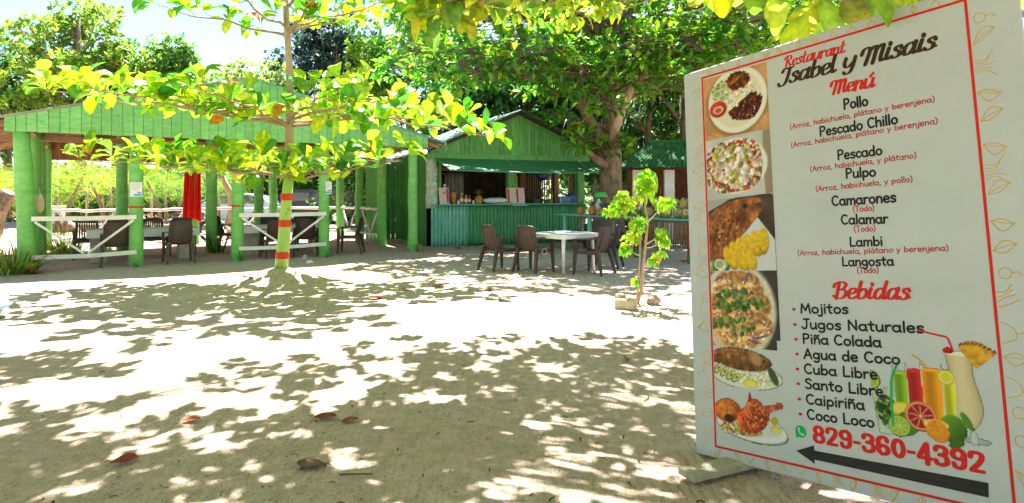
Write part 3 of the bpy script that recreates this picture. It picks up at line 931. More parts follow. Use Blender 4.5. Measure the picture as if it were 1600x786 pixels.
for sg in (-1, 1):
    MB().grid(lambda u, v, sg=sg: (2.6+sg*3.02*u, -.38+v*4.4, 3.83-.415*3.02*u+.016*math.cos(v*4.4/.11*6.283)-(.05*math.sin(max(0, u-.7)*4) if sg < 0 else 0)), 12, 280, thick=(0, 0, .01)).build('roof_sheet', M['teal_roof'] if sg < 0 else M['roof_sheet'], kio)
    MB().sweep([(2.6, -.28, 3.77), (2.6+sg*2.98, -.28, 3.77-.415*2.98)], .04, .10, (0, 1, 0)).build('barge_board', M['dark_wood'], kio)
    for yy in (1.0, 2.2, 3.5): MB().sweep([(2.6, yy, 3.76), (2.6+sg*2.9, yy, 3.76-.415*2.9)], .06, .09, (0, 1, 0)).build('rafter', M['dark_wood'], kio)
# awning board hinged under the beam
def aw(u, v): return (.12+5.0*u, -.075-1.28*v, 2.405-.36*v-.035*math.sin(math.pi*u)*v)
MB().grid(aw, 24, 8, thick=(0, 0, .02)).build('awning', M['awning'], kio)
for x in (1.75, 4.05):
    MB().tube([(x, -.04, 2.95), (x+.28, -1.12, 2.13)], .008, 5).build('awning_wire', M['rope'], kio)
# inside: back wall of planks, zinc and cane
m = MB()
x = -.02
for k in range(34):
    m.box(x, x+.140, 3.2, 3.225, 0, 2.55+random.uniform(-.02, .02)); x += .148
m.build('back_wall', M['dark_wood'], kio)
corr(.45, 1.75, 1.2, 2.08, 2.2, .12, .025, M['zinc'], 'inner_panel', kio)
MB().box(.35, 1.9, 2.24, 2.30, 1.95, 2.12).build('inner_rail', M['dark_wood'], kio)
m = MB()
for k in range(13): m.tube([(3.75+k*.085, 2.0, .9), (3.75+k*.085+random.uniform(-.02, .02), 2.0, 2.2)], .026, 6)
m.build('cane_screen', M['bamboo'], kio, True)
for x0 in (2.95, 3.42, 4.62): MB().bbox(x0, x0+.16, 1.5, 1.66, 0, 2.7, .01).build('inner_post', M['plank'], kio)
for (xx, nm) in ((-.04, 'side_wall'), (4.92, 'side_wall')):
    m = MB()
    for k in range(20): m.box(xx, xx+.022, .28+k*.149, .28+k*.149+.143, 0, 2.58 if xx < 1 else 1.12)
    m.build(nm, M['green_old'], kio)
MB().box(.0, 4.9, .3, 3.2, -.05, .03).build('floor', M['dark_wood'], kio)
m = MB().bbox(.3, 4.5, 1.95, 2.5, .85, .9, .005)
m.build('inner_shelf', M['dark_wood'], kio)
MB().tube([KW(0, 0)*0+Vector((5.25, -1.05, 0)), Vector((5.18, -1.03, 1.1)), Vector((5.10, -1.0, 2.04))], .055, 8).build('awning_pole', M['white'], kio, True)

# ---- things on the counter
def kitem(name, x, y, label, cat, group=None, rz=0):
    p = KW(x, y, 1.166)
    return empty(name, p, KR+rz, label, cat, group)
def menu_card(x, w, label, two, rz):
    e = kitem('menu_board', x, -.06, label, 'menu', 'small menus on the kiosk counter', rz)
    T = Matrix.Rotation(R(-10), 4, 'X')
    cols = (0, 1) if two else (0,)
    ww = w/len(cols)
    MB().bbox(-w/2, w/2, -.006, .006, .0, .46, .002, T).build('panel', M['paper_pink'], e)
    for c in cols:
        x0 = -w/2+c*ww
        xr = x0 if two else x0+ww*.66
        MB().box(xr+ww*.06, xr+ww*.30, -.009, -.0065, .03, .43, T).build('picture_strip', M['print_red'], e)
        x1 = x0+(ww*.38 if two else ww*.06)
        m = MB()
        for k in range(9): m.box(x1+ww*.05, x1+ww*(.5 if k % 2 else .42), -.009, -.0065, .06+k*.042, .068+k*.042, T)
        m.build('printed_lines', M['print_grey'], e)
    MB().sweep([(0, .015, .34), (0, .16, 0)], .05, .01).build('prop', M['pale_wood'], e)
menu_card(.40, .30, 'small single menu board propped at the left end of the kiosk counter', False, R(8))
menu_card(2.56, .56, 'small double menu board propped in front of the middle post of the kiosk', True, 0)
def bottle(x, y, h, r, mm, capm, label, name='sauce_bottle', cat='bottle'):
    e = kitem(name, x, y, label, cat, 'jars and bottles on the kiosk counter')
    MB().lathe([(r*.9, 0), (r, .01), (r, h*.62), (r*.8, h*.72), (r*.42, h*.82), (r*.42, h*.92)], 14).build('body', mm, e, True)
    MB().lathe([(r*.5, h*.9), (r*.5, h), (r*.44, h*1.01)], 12).build('cap', capm, e)
    MB().lathe([(r*1.02, h*.2), (r*1.02, h*.5)], 14).build('wrapper', M['paper'], e, True)
bottle(.93, .05, .30, .055, M['amber'], M['white_plastic'], 'amber sauce bottle with a white cap, left of the pair on the kiosk counter')
bottle(1.04, .0, .26, .05, M['amber'], M['orange'], 'amber sauce bottle with an orange cap beside the taller amber one')
bottle(1.16, .06, .25, .045, M['sauce_red'], M['sauce_red'], 'red sauce bottle on the kiosk counter by the pineapple')
bottle(.80, -.04, .11, .035, M['white_plastic'], M['white_plastic'], 'small white shaker beside the orange cup on the kiosk counter', 'salt_shaker', 'shaker')
bottle(1.24, -.05, .11, .03, M['white_plastic'], M['steel'], 'small white shaker beside the red bottle on the kiosk counter', 'salt_shaker', 'shaker')
bottle(.48, .22, .55, .08, M['white_plastic'], M['white_plastic'], 'tall clear water bottle behind the single menu board', 'water_bottle')
e = kitem('orange_cup', .70, .08, 'orange beaker stack standing by the single menu board', 'cups')
MB().lathe([(.07, 0), (.085, .32), (.09, .33), (.075, .32), (.06, .02)], 16).build('cup', M['orange'], e, True)
for k in range(3): MB().lathe([(.09, .1+k*.07), (.094, .105+k*.07), (.09, .11+k*.07)], 16).build('cup_rim', M['orange'], e, True)
def pineapple(loc, s, label, group, rz=0, name='pineapple'):
    e = empty(name, loc, rz, label, 'pineapple', group)
    m = MB()
    prof = [(.045, 0), (.075, .02), (.088, .07), (.086, .12), (.07, .165), (.04, .185)]
    n = 20
    vs, fs = [], []
    pr = []
    for i in range(24):
        z = i/23*.185
        r = np.interp(z, [p_[1] for p_ in prof], [p_[0] for p_ in prof])
        pr.append((r, z))
    for i, (r, z) in enumerate(pr):
        for k in range(n):
            a = 2*math.pi*k/n
            rr = r*(1+.05*math.cos(8*a/1+z*75)*math.cos(8*a-z*75))
            vs.append((rr*math.cos(a)*s, rr*math.sin(a)*s, z*s))
    for i in range(len(pr)-1):
        for k in range(n): fs.append((i*n+k, i*n+(k+1) % n, (i+1)*n+(k+1) % n, (i+1)*n+k))
    fs.append(tuple(range(n))[::-1]); fs.append(tuple((len(pr)-1)*n+k for k in range(n)))
    m.add(vs, fs)
    m.build('fruit', M['pine_skin'], e, True)
    blades('crown', [(0, 0, .18*s)]*34, [(math.cos(k*2.4)*(.25+.75*(1-k/34)), math.sin(k*2.4)*(.25+.75*(1-k/34)), .75+.7*k/34) for k in range(34)],
           [s*random.uniform(.17, .27) for k in range(34)], .022*s, .25, pal(34, [(3, (.16, .24, .13)), (1, (.30, .34, .20))]), e)
    return e
def blades(name, P, D, Ls, w, droop, cols, parent, m='blade', n=5):
    """strap leaves: ribbons that bend down towards the tip"""
    P, D, Ls = np.asarray(P, float), nrm(np.asarray(D, float)), np.asarray(Ls, float)
    k = len(P)
    side = nrm(np.cross(D, np.array([0, 0, 1.]))+rng.normal(0, .15, (k, 3)))
    V = np.zeros((k, 2*n, 3))
    w = np.broadcast_to(np.asarray(w, float), (k,))
    dr = np.broadcast_to(np.asarray(droop, float), (k,))
    for i in range(n):
        t_ = i/(n-1)
        c = P+D*(Ls*t_)[:, None]
        c[:, 2] -= dr*Ls*t_*t_
        ww = w*(1-.92*t_**1.6)*(.6+.4*min(1, t_*4))
        V[:, 2*i] = c-side*ww[:, None]/2
        V[:, 2*i+1] = c+side*ww[:, None]/2
    q = np.array([(2*i, 2*i+1, 2*i+3, 2*i+2) for i in range(n-1)])
    Q_ = (np.arange(k)[:, None, None]*2*n+q[None]).reshape(-1, 4)
    return np_mesh(name, V.reshape(-1, 3), Q_, np.repeat(cols, 2*n, 0), M[m], parent)
GP = 'pineapples set out for sale'
pineapple(KW(1.42, .0, 1.166), 1.25, 'large pineapple on the kiosk counter between the bottles and the folded cloth', GP)
e = kitem('folded_cloth', 1.98, .1, 'pale rolled cloth lying on the kiosk counter', 'cloth')
MB().ball((0, 0, .09), .42, .2, .09, 16, 8, .03).build('roll', M['paper'], e, True)
e = kitem('chopping_board', 2.22, -.04, 'pale chopping board lying flat on the kiosk counter', 'board')
MB().bbox(-.2, .2, -.1, .1, 0, .035, .006).build('board', M['pale_wood'], e)
for (x, r, h, lb) in ((3.28, .085, .13, 'left steel cooking pot on the kiosk counter'), (3.62, .10, .12, 'right steel cooking pot on the kiosk counter with spoons in it')):
    e = kitem('cooking_pot', x, .05, lb, 'pot', 'pots on the kiosk counter')
    MB().lathe([(r*.9, 0), (r, .01), (r, h), (r+.008, h), (r+.004, h-.008), (r-.006, h-.01), (r-.01, .02)], 18).build('body', M['steel'], e, True)
    for sg in (-1, 1): MB().tube([(sg*r, -.03, h*.75), (sg*(r+.03), 0, h*.78), (sg*r, .03, h*.75)], .006, 6).build('handle', M['steel'], e, True)
    if x > 3.5:
        for a in (-.4, .35): MB().tube([(a*.05, 0, .05), (a*.3, .02, .3)], .006, 6).build('spoon', M['steel'], e)
e = kitem('storage_box', 4.3, .08, 'blue and clear plastic storage box at the right end of the kiosk counter', 'box')
MB().bbox(-.30, .05, -.14, .14, 0, .21, .015).build('tub', M['light_glass'], e)
MB().bbox(.055, .30, -.14, .14, 0, .25, .015).build('tub', M['blue_plastic'], e)
MB().bbox(-.31, .31, -.15, .15, .252, .275, .008).build('lid', M['blue_lid'], e)
e = empty('yellow_cloth', KW(3.2, 1.45, 0), KR, 'yellow cloth hanging from an inner post of the kiosk', 'cloth')
MB().grid(lambda u, v: (.22*(u-.5)*(1+.3*v), .05*math.sin(u*14+v), 2.0-.85*v), 20, 6, thick=(0, .006, 0)).build('drape', M['yellow_cloth'], e, True)
e = empty('dark_bundle', KW(.55, .9, 0), KR, 'dark red jacket hanging inside the left end of the kiosk', 'jacket')
MB().grid(lambda u, v: (.34*(u-.5)*(1+.3*v), .06*math.sin(u*12+v*2), 2.0-.8*v), 20, 6, thick=(0, .03, 0)).build('drape', mat('dark_red_fabric', (.07, .008, .008), (.10, .015, .012), 5, .9), e, True)
MB().tube([(-.3, .02, 2.01), (.3, .02, 2.01)], .012, 6).build('rail', M['dark_wood'], e)

for k, (x, h, mm, nm) in enumerate(((2.0, .26, 'amber', 'amber'), (2.12, .30, 'green_plastic', 'green'), (2.24, .24, 'white_plastic', 'white'), (2.75, .28, 'sauce_red', 'red'), (3.0, .30, 'amber', 'tall amber'), (3.9, .25, 'white_plastic', 'pale'), (4.08, .3, 'blue_plastic', 'blue'))):
    e = empty('bar_bottle', KW(x, 2.15, .901), KR, nm+' bottle on the dark shelf inside the kiosk', 'bottle', 'bottles on the shelf inside the kiosk')
    MB().lathe([(.036, 0), (.04, .01), (.04, h*.6), (.016, h*.78), (.016, h)], 12).build('body', M[mm], e, True)
    MB().lathe([(.019, h-.03), (.019, h+.004)], 10).build('cap', M['black'], e)
e = empty('blue_bag', KW(4.0, 1.1, 0), KR, 'dark blue bag hanging under the right half of the kiosk awning', 'bag')
MB().ball((0, 0, 2.02), .2, .1, .17, 14, 8, .08).build('pouch', M['blue_lid'], e, True)
MB().tube([(-.12, 0, 2.12), (0, 0, 2.5), (.12, 0, 2.12)], .012, 6).build('strap', M['blue_lid'], e, True)
# ------------------------------------------------------------------ plank shed between pavilion and kiosk
sh = empty('plank_shed', (-4.55, 20.35, 0), R(4), 'green vertical board shed between the pavilion and the kiosk', 'shed')
m = MB()
x = 0
while x < .62:
    m.box(x, x+.10, 0, .02, .02, 2.45+random.uniform(-.03, .03)); x += .106
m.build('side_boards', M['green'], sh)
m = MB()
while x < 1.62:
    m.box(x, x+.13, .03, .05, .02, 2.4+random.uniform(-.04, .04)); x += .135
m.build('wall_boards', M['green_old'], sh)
m = MB()
for k in range(5): m.bbox(1.18+k*.105, 1.28+k*.105, -.03, .0, .05, 1.72, .003)
dr = m.build('door', M['green_old'], sh)
for z in (.4, 1.35): MB().box(1.2, 1.68, -.05, -.031, z, z+.1).build('ledge', M['green_old'], dr)
MB().bbox(1.72, 1.82, -.02, .1, 0, 2.5, .008).build('post', M['dark_wood'], sh)
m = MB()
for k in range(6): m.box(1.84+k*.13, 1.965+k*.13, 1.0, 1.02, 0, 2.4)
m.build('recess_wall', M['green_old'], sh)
MB().box(-.2, 2.5, -.25, 2.4, 2.50, 2.54).build('roof', M['zinc'], sh)
m = MB()
for k in range(3): m.bbox(1.86, 2.62, -.1, -.07, 2.16+k*.12, 2.26+k*.12, .004)
m.build('lintel_boards', M['rafter'], sh)

# ------------------------------------------------------------------ produce stand
SA, SB = Vector((1.27, 17.2, 0)), Vector((3.95, 13.35, 0))
sd = (SB-SA)
SL = sd.length
SR = math.atan2(sd.y, sd.x)
st = empty('produce_stand', SA, SR, 'long teal topped produce stand on green and red legs with pineapples and coconuts on it', 'stand')
def SW(x, y, z=0): return SA+Vector((x*math.cos(SR)-y*math.sin(SR), x*math.sin(SR)+y*math.cos(SR), z))
MB().bbox(-.1, SL+.25, -.1, .62, .895, .925, .006).build('top_board', M['teal_board'], st)
for (x, mm) in ((.18, 'teal_board'), (1.15, 'teal_board'), (2.75, 'red_old'), (4.3, 'red_old')):
    lg = MB().tube([(x, 0, .0), (x, 0, .894)], [.062, .055], 8).build('leg', M[mm], st, True)
    if mm == 'red_old': MB().lathe([(.066, 0), (.066, .2)], 8).build('foot', M['green_old'], lg).location = (x, 0, .001)
for x in (.25, 1.4, 2.9, 4.35): MB().bbox(x-.04, x+.04, .5, .58, 0, .893, .005).build('leg', M['grey_old'], st)
MB().bbox(.1, 4.5, .51, .57, .80, .86, .004).build('rear_rail', M['grey_old'], st)
Z = .926
for (px, s, lb) in ((904, 1.05, 'pineapple at the left end of the produce stand, first in the row'), (922, 1.2, 'pineapple with the widest crown, second in the row on the produce stand'), (936, 1.05, 'pineapple third in the row, in front of the white bottle on the produce stand'),
                    (952, 1.1, 'pineapple fourth in the row, in front of the blue box on the produce stand'), (968, 1.15, 'pineapple beside the coconuts, last in the row on the produce stand')):
    k = (px-800)/F
    tt = (k*SA.y-SA.x)/(math.cos(SR)-k*math.sin(SR))
    pineapple(SW(tt, .08, Z), s, lb, GP, rz=random.uniform(0, 6))
e = empty('plastic_crate', SW(1.6, .42, Z), SR, 'blue plastic crate behind the pineapples on the produce stand', 'crate')
m = MB()
for (a, b, c, d) in ((-.28, .28, -.13, -.11), (-.28, .28, .11, .13), (-.28, -.26, -.109, .109), (.26, .28, -.109, .109)): m.box(a, b, c, d, 0, .27)
m.box(-.259, .259, -.109, .109, 0, .02)
m.build('tub', M['blue_plastic'], e)
MB().bbox(-.295, .295, -.145, .145, .271, .29, .004).build('lid', M['blue_lid'], e)
e = empty('water_jug', SW(1.02, .42, Z), SR, 'white plastic jug between the third pineapple and the blue crate', 'jug')
MB().lathe([(.085, 0), (.09, .02), (.09, .26), (.06, .33), (.028, .37), (.028, .41)], 16).build('body', M['white_plastic'], e, True)
MB().lathe([(.034, .40), (.034, .44)], 12).build('cap', M['blue_plastic'], e)
e = empty('green_basin', SW(1.05, .46, Z+.44), SR, 'bright green plastic basin upturned on the white jug', 'basin')
MB().lathe([(.17, 0), (.175, .012), (.13, .12), (.10, .13)], 18).build('bowl', M['green_plastic'], e, True)
GC = 'coconuts piled on the produce stand'
def coconut(loc, s, rot, cut, label):
    e = empty('coconut', loc, 0, label, 'coconut', GC)
    e.rotation_euler = rot
    m = MB()
    vs, fs = [], []
    n, k = 16, 12
    for i in range(k+1):
        a = math.pi*i/k
        r = .115*math.sin(a)**.9 if 0 < a < math.pi else 0.001
        for j in range(n):
            b = 2*math.pi*j/n
            rr = r*(1+.05*math.cos(3*b))
            vs.append((rr*math.cos(b)*s, rr*math.sin(b)*s, -.135*math.cos(a)*s))
    for i in range(k):
        for j in range(n): fs.append((i*n+j, i*n+(j+1) % n, (i+1)*n+(j+1) % n, (i+1)*n+j))
    m.add(vs, fs)
    m.build('husk', M['coco'], e, True)
    if cut:
        MB().lathe([(.055*s, .1225*s), (.070*s, .118*s), (.062*s, .13*s), (.02*s, .136*s)], 14).build('cut_face', M['coco_cut'], e, True)
        MB().lathe([(.026*s, .13*s), (.026*s, .1385*s), (.01*s, .140*s)], 12).build('core', M['coco_eye'], e, True)
    else:
        MB().lathe([(.03*s, .125*s), (.035*s, .138*s), (.012*s, .145*s)], 10).build('stem_cap', M['coco_eye'], e, True)
toward = (R(92), 0, SR*.0)
lay = [(2.30, .12, 0, 0), (2.55, .15, 0, 0), (2.78, .30, 0, 1), (2.62, .38, 0, 0), (3.02, .12, 0, 0), (3.3, .28, 0, 1), (3.55, .12, 0, 1), (3.82, .20, 0, 1), (4.08, .12, 0, 1), (4.34, .14, 0, 1),
       (2.45, .25, .2, 0), (3.15, .24, .21, 0), (3.68, .22, .2, 1), (3.95, .22, .2, 0), (4.2, .25, .2, 1)]
for i, (x, y, z, c) in enumerate(lay):
    p = SW(x, y, Z+.118+z)
    ang = random.uniform(-.35, .35)
    coconut(p, random.uniform(.95, 1.1), (R(80)+random.uniform(-.2, .2) if c else random.uniform(.3, 1.2), random.uniform(-.3, .3), ang), c,
            ('whole green coconut lying in the pile on the produce stand' if not c else 'trimmed coconut showing its pale cut face on the produce stand'))
# things under the stand
e = empty('covered_barrow', (2.35, 17.6, 0), R(15), 'dark cart under a brown tarp below the produce stand', 'cart')
MB().grid(lambda u, v: ((u-.5)*1.25, (v-.5)*.7, .35+.42*math.cos((u-.5)*2.8)*math.cos((v-.5)*2.8)+.03*math.sin(u*15+v*9)), 20, 12, thick=(0, 0, -.2)).build('tarp', M['brown_tarp'], e, True)
for sx in (-.4, .4):
    m = MB()
    m.tube([(sx+.2*math.cos(a), -.42, .22+.2*math.sin(a)) for a in np.linspace(0, 6.283, 18)], .035, 8, False)
    w_ = m.build('wheel', M['black'], e, True)
    MB().lathe([(.03, -.02), (.03, .02)], 8, Matrix.Translation((sx, -.42, .22)) @ Matrix.Rotation(R(90), 4, 'X')).build('hub', M['steel'], w_)
MB().bbox(-.6, .6, -.33, .33, .16, .28, .01).build('bed', M['dark_wood'], e)
MB().sweep([(-.62, -.3, .3), (.9, -.45, .22)], .04, .05, (0, 1, 0)).build('shaft', M['grey_old'], e)
# cane fence behind the stand
cf = empty('cane_fence', (3.35, 17.7, 0), R(-8), 'low fence of upright brown canes behind the red stand legs', 'fence')
m = MB()
for k in range(58):
    x = k*.062
    m.tube([(x, random.uniform(-.02, .02), 0), (x+random.uniform(-.02, .02), random.uniform(-.02, .02), .95+random.uniform(-.06, .06))], random.uniform(.018, .028), 6)
m.build('canes', M['bamboo'], cf, True)
MB().tube([(-.05, .045, .75), (3.6, .045, .78)], .02, 6).build('rail', M['bamboo'], cf, True)
# board fence seen between kiosk and almond trunk
bf = empty('board_fence', (2.75, 22.3, 0), R(0), 'grey horizontal board fence far behind between the kiosk and the big trunk', 'fence')
for k in range(9): MB().bbox(0, 2.2, random.uniform(-.01, .01), .03, .15+k*.18, .31+k*.18, .004).build('board', M['grey_old'], bf)
for x in (.05, 2.05): MB().bbox(x, x+.1, .035, .13, 0, 1.95, .005).build('post', M['grey_old'], bf)

# ------------------------------------------------------------------ stall house on the right
hs = empty('stall_house', (3.75, 20.6, 0), R(-6), 'small brown stall with white columns and a green corrugated roof behind the coconuts', 'stall')
for x in (.05, 1.03, 2.2, 3.4): MB().bbox(x, x+.31, 0, .26, 0, 2.32, .012).build('column', M['white'], hs)
m = MB()
x = 0
while x < 3.7:
    m.box(x, x+.16, 2.0, 2.02, 0, 2.35); x += .165
m.build('back_wall', M['stall_wall'], hs)
for xx in (0, 3.68):
    m = MB()
    for k in range(11): m.box(xx, xx+.02, .27+k*.158, .27+k*.158+.153, 0, 2.35)
    m.build('side_wall', M['stall_wall'], hs)
MB().bbox(.36, 3.4, .06, .16, 0, .82, .01).build('counter', M['stall_wall'], hs)
MB().bbox(1.36, 2.2, .30, .36, 1.68, 1.73, .004).build('shelf', M['dark_wood'], hs)
MB().bbox(1.9, 2.1, .7, .9, 0, 2.3, .01).build('inner_post', M['rafter'], hs)
def hr(x0, x1, y0, z0, xa, xb, y1, z1, nm):
    n = 240
    def fn(u, v):
        a, b = x0+(x1-x0)*u, xa+(xb-xa)*u
        return (a+(b-a)*v, y0+(y1-y0)*v, z0+(z1-z0)*v+.018*math.cos(u*(x1-x0)/.14*6.283))
    MB().grid(fn, n, 4, thick=(0, 0, .012)).build(nm, M['roof_sheet'], hs)
hr(-.45, 4.3, -.55, 2.26, .75, 3.4, .95, 3.12, 'roof_sheet')
hr(4.3, -.45, 2.5, 2.26, 3.4, .75, 1.0, 3.12, 'roof_sheet')
MB().grid(lambda u, v: (-.47+1.21*v, -.5+3.0*u+(1.45-3.0*u)*v, 2.25+.86*v), 10, 6, thick=(0, 0, .012)).build('roof_sheet', M['roof_sheet'], hs)
MB().tube([(.62, .98, 3.14), (3.5, .98, 3.14)], .07, 8).build('ridge_cap', M['roof_sheet'], hs)
MB().box(-.3, 4.1, -.42, -.36, 2.18, 2.26).build('eave_beam', M['dark_wood'], hs)

# ------------------------------------------------------------------ vehicles and clutter beyond the pavilion
car = empty('parked_car', (-12.5, 29.5, 0), 0, 'pale blue car parked beyond the pavilion in front of the hedge', 'car')
prof = [(-2.0, .35), (-2.02, .62), (-1.9, .86), (-1.2, .98), (-.55, 1.36), (-.1, 1.45), (.9, 1.43), (1.5, 1.30), (1.95, .95), (2.02, .6), (1.98, .32)]
def loft(secs, name, mm, par):
    n = len(secs[0])
    vs = [p for s_ in secs for p in s_]
    fs = [(i*n+k, i*n+(k+1) % n, (i+1)*n+(k+1) % n, (i+1)*n+k) for i in range(len(secs)-1) for k in range(n)]
    fs += [tuple(range(n))[::-1], tuple((len(secs)-1)*n+k for k in range(n))]
    return MB().add(vs, fs).build(name, mm, par, auto=35)
loft([[(x, y*(1 if z < 1 else .86), z-(.0 if abs(y) < .7 else .03)) for x, z in prof] for y in (-.82, -.7, 0, .7, .82)], 'body', M['car_blue'], car)
for sg in (-1, 1):
    MB().prism([(-.98, 1.0), (-.5, 1.30), (.28, 1.36), (.28, .98)], -.012, .012, Matrix.Translation((0, sg*.80, 0)) @ Matrix.Rotation(R(90), 4, 'X') @ Matrix.Rotation(0, 4, 'X')).build('window', M['glass'], car)
    MB().prism([(.36, .98), (.36, 1.36), (.95, 1.34), (1.4, 1.2), (1.45, 1.0)], -.012, .012, Matrix.Translation((0, sg*.80, 0)) @ Matrix.Rotation(R(90), 4, 'X')).build('window', M['glass'], car)
    for x in (-1.3, 1.3):
        w_ = MB().lathe([(.31, -.1), (.33, -.07), (.33, .07), (.31, .1)], 22, Matrix.Translation((x, sg*.76, .33)) @ Matrix.Rotation(R(90), 4, 'X')).build('wheel', M['black'], car, auto=40)
        MB().lathe([(.2, -.11), (.2, .11)], 14, Matrix.Translation((x, sg*.76, .33)) @ Matrix.Rotation(R(90), 4, 'X')).build('rim', M['chrome'], w_)
    MB().bbox(-2.035, -1.95, sg*.55-.14, sg*.55+.14, .62, .76, .02).build('headlight', M['chrome'], car)
    MB().bbox(-.95, -.82, sg*.9-.08, sg*.9+.08, .95, 1.06, .02).build('wing_mirror', M['car_blue'], car)
MB().add([(-1.16, -.6, 1.0), (-1.16, .6, 1.0), (-.58, .56, 1.355), (-.58, -.56, 1.355)], [(0, 1, 2, 3)]).build('windscreen', M['light_glass'], car).location = (-.015, 0, .01)
car2 = empty('parked_van', (-9.6, 31.5, 0), R(6), 'dark van parked behind the pale blue car by the hedge', 'van')
prof = [(-1.9, .35), (-1.95, .9), (-1.7, 1.0), (-1.2, 1.55), (-.9, 1.62), (1.9, 1.6), (1.98, 1.0), (1.95, .32)]
loft([[(x, y*(1 if z < 1.05 else .9), z) for x, z in prof] for y in (-.85, 0, .85)], 'body', M['car_dark'], car2)
for sg in (-1, 1):
    for (a, b) in ((-.9, .0), (.1, .9), (1.0, 1.75)): MB().bbox(a, b, sg*.80-.02, sg*.80+.02, 1.08, 1.48, .01).build('window', M['glass'], car2)
    for x in (-1.2, 1.25):
        w_ = MB().lathe([(.31, -.1), (.33, -.07), (.33, .07), (.31, .1)], 22, Matrix.Translation((x, sg*.78, .33)) @ Matrix.Rotation(R(90), 4, 'X')).build('wheel', M['black'], car2, auto=40)
        MB().lathe([(.2, -.11), (.2, .11)], 14, Matrix.Translation((x, sg*.78, .33)) @ Matrix.Rotation(R(90), 4, 'X')).build('rim', M['chrome'], w_)
mo = empty('motorcycle', (-10.0, 20.4, 0), R(-20), 'dark motorcycle parked behind the red cloth', 'motorcycle')
for x in (-.62, .62):
    w_ = MB().tube([(x+.27*math.cos(a), 0, .30+.27*math.sin(a)) for a in np.linspace(0, 6.283, 24)], .05, 8, False).build('wheel', M['black'], mo, True)
    m = MB()
    for k in range(6): m.tube([(x, 0, .30), (x+.25*math.cos(k*1.047), 0, .30+.25*math.sin(k*1.047))], .008, 5)
    m.build('rim', M['chrome'], w_)
MB().sweep([(-.75, 0, .80), (-.35, 0, .78), (.05, 0, .74), (.2, 0, .78)], [.18, .24, .22, .1], [.06, .09, .08, .05], (0, 1, 0)).build('seat', M['black'], mo)
MB().ball((.25, 0, .80), .27, .14, .14, 16, 8).build('fuel_tank', M['purple'], mo, True)
MB().bbox(-.2, .22, -.12, .12, .28, .60, .04).build('engine', M['black'], mo)
MB().tube([(.62, .07, .30), (.42, .07, .85), (.36, .07, 1.0)], .025, 8).build('fork', M['chrome'], mo, True)
MB().tube([(.30, -.36, 1.05), (.40, -.15, 1.02), (.40, .15, 1.02), (.30, .36, 1.05)], .018, 8).build('handlebar', M['black'], mo, True)
MB().ball((.52, 0, .92), .08, .10, .10, 12, 8).build('headlight', M['chrome'], mo, True)
MB().tube([(-.1, -.14, .3), (-.5, -.16, .32), (-.9, -.17, .40)], [.03, .04, .05], 8).build('exhaust', M['chrome'], mo, True)
MB().sweep([(-.95, 0, .62), (-.75, 0, .68), (-.4, 0, .62)], .16, .03, (0, 1, 0)).build('mudguard', M['purple'], mo)
MB().sweep([(.32, 0, .58), (.55, 0, .66), (.85, 0, .56)], .14, .025, (0, 1, 0)).build('mudguard', M['purple'], mo)
bk = empty('white_bucket', at(89, 333, 24.5)+Vector((0, 0, 0)), 0, 'white plastic bucket standing on a log behind the left posts', 'bucket')
bk.location.z = .32
MB().lathe([(.23, 0), (.29, .62), (.305, .63), (.305, .67), (.28, .67), (.22, .03)], 22).build('tub', M['white_plastic'], bk, True)
MB().tube([(.3, 0, .62), (.2, -.26, .45), (0, -.33, .4), (-.2, -.26, .45), (-.3, 0, .62)], .008, 6).build('handle', M['steel'], bk, True)
lg = empty('fallen_log', (-16.2, 24.6, .16), R(8), 'grey fallen log lying behind the pavilion under the white bucket', 'log')
MB().tube([(-1.4, 0, 0), (-.5, .05, .02), (.6, 0, -.01), (2.6, .12, .0), (4.6, -.05, -.04)], [.17, .18, .16, .13, .09], 10, jit=.08).build('stem', M['bark_pale'], lg, True)
MB().tube([(1.2, 0, .05), (1.9, -.3, .35), (2.6, -.5, .5)], [.06, .045, .02], 7, jit=.08).build('branch', M['bark_pale'], lg, True)
ll = empty('leaning_trunk', at(-12, 372, 20), 0, 'sawn off brown trunk leaning to the right at the left edge of the picture', 'trunk')
ll.location.z = 0
MB().tube([(-.15, 0, -.1), (-.05, .05, .5), (.25, .02, 1.05), (.50, 0, 1.5)], [.30, .25, .23, .21], 12, jit=.06).build('stem', M['bark'], ll, True)
MB().lathe([(.17, 0), (.17, .006)], 12, Matrix.Translation((.50, 0, 1.502)) @ Matrix.Rotation(R(32), 4, 'Y')).build('cut_face', M['pale_wood'], ll)
tb = empty('plastic_tub', (-5.52, 6.6, 0), 0, 'beige plastic tub with a flared blue rim at the left edge of the sand', 'tub')
MB().lathe([(.20, 0), (.24, .05), (.275, .20), (.29, .24), (.315, .30), (.30, .30), (.26, .2), (.2, .03)], 28).build('bowl', M['beige'], tb, True)
MB().lathe([(.312, .292), (.385, .335), (.392, .345), (.38, .35), (.308, .312)], 28).build('rim', M['blue_rim'], tb, True)
MB().lathe([(.272, .165), (.325, .195), (.325, .207), (.276, .186)], 28).build('flange', M['olive_rim'], tb, True)
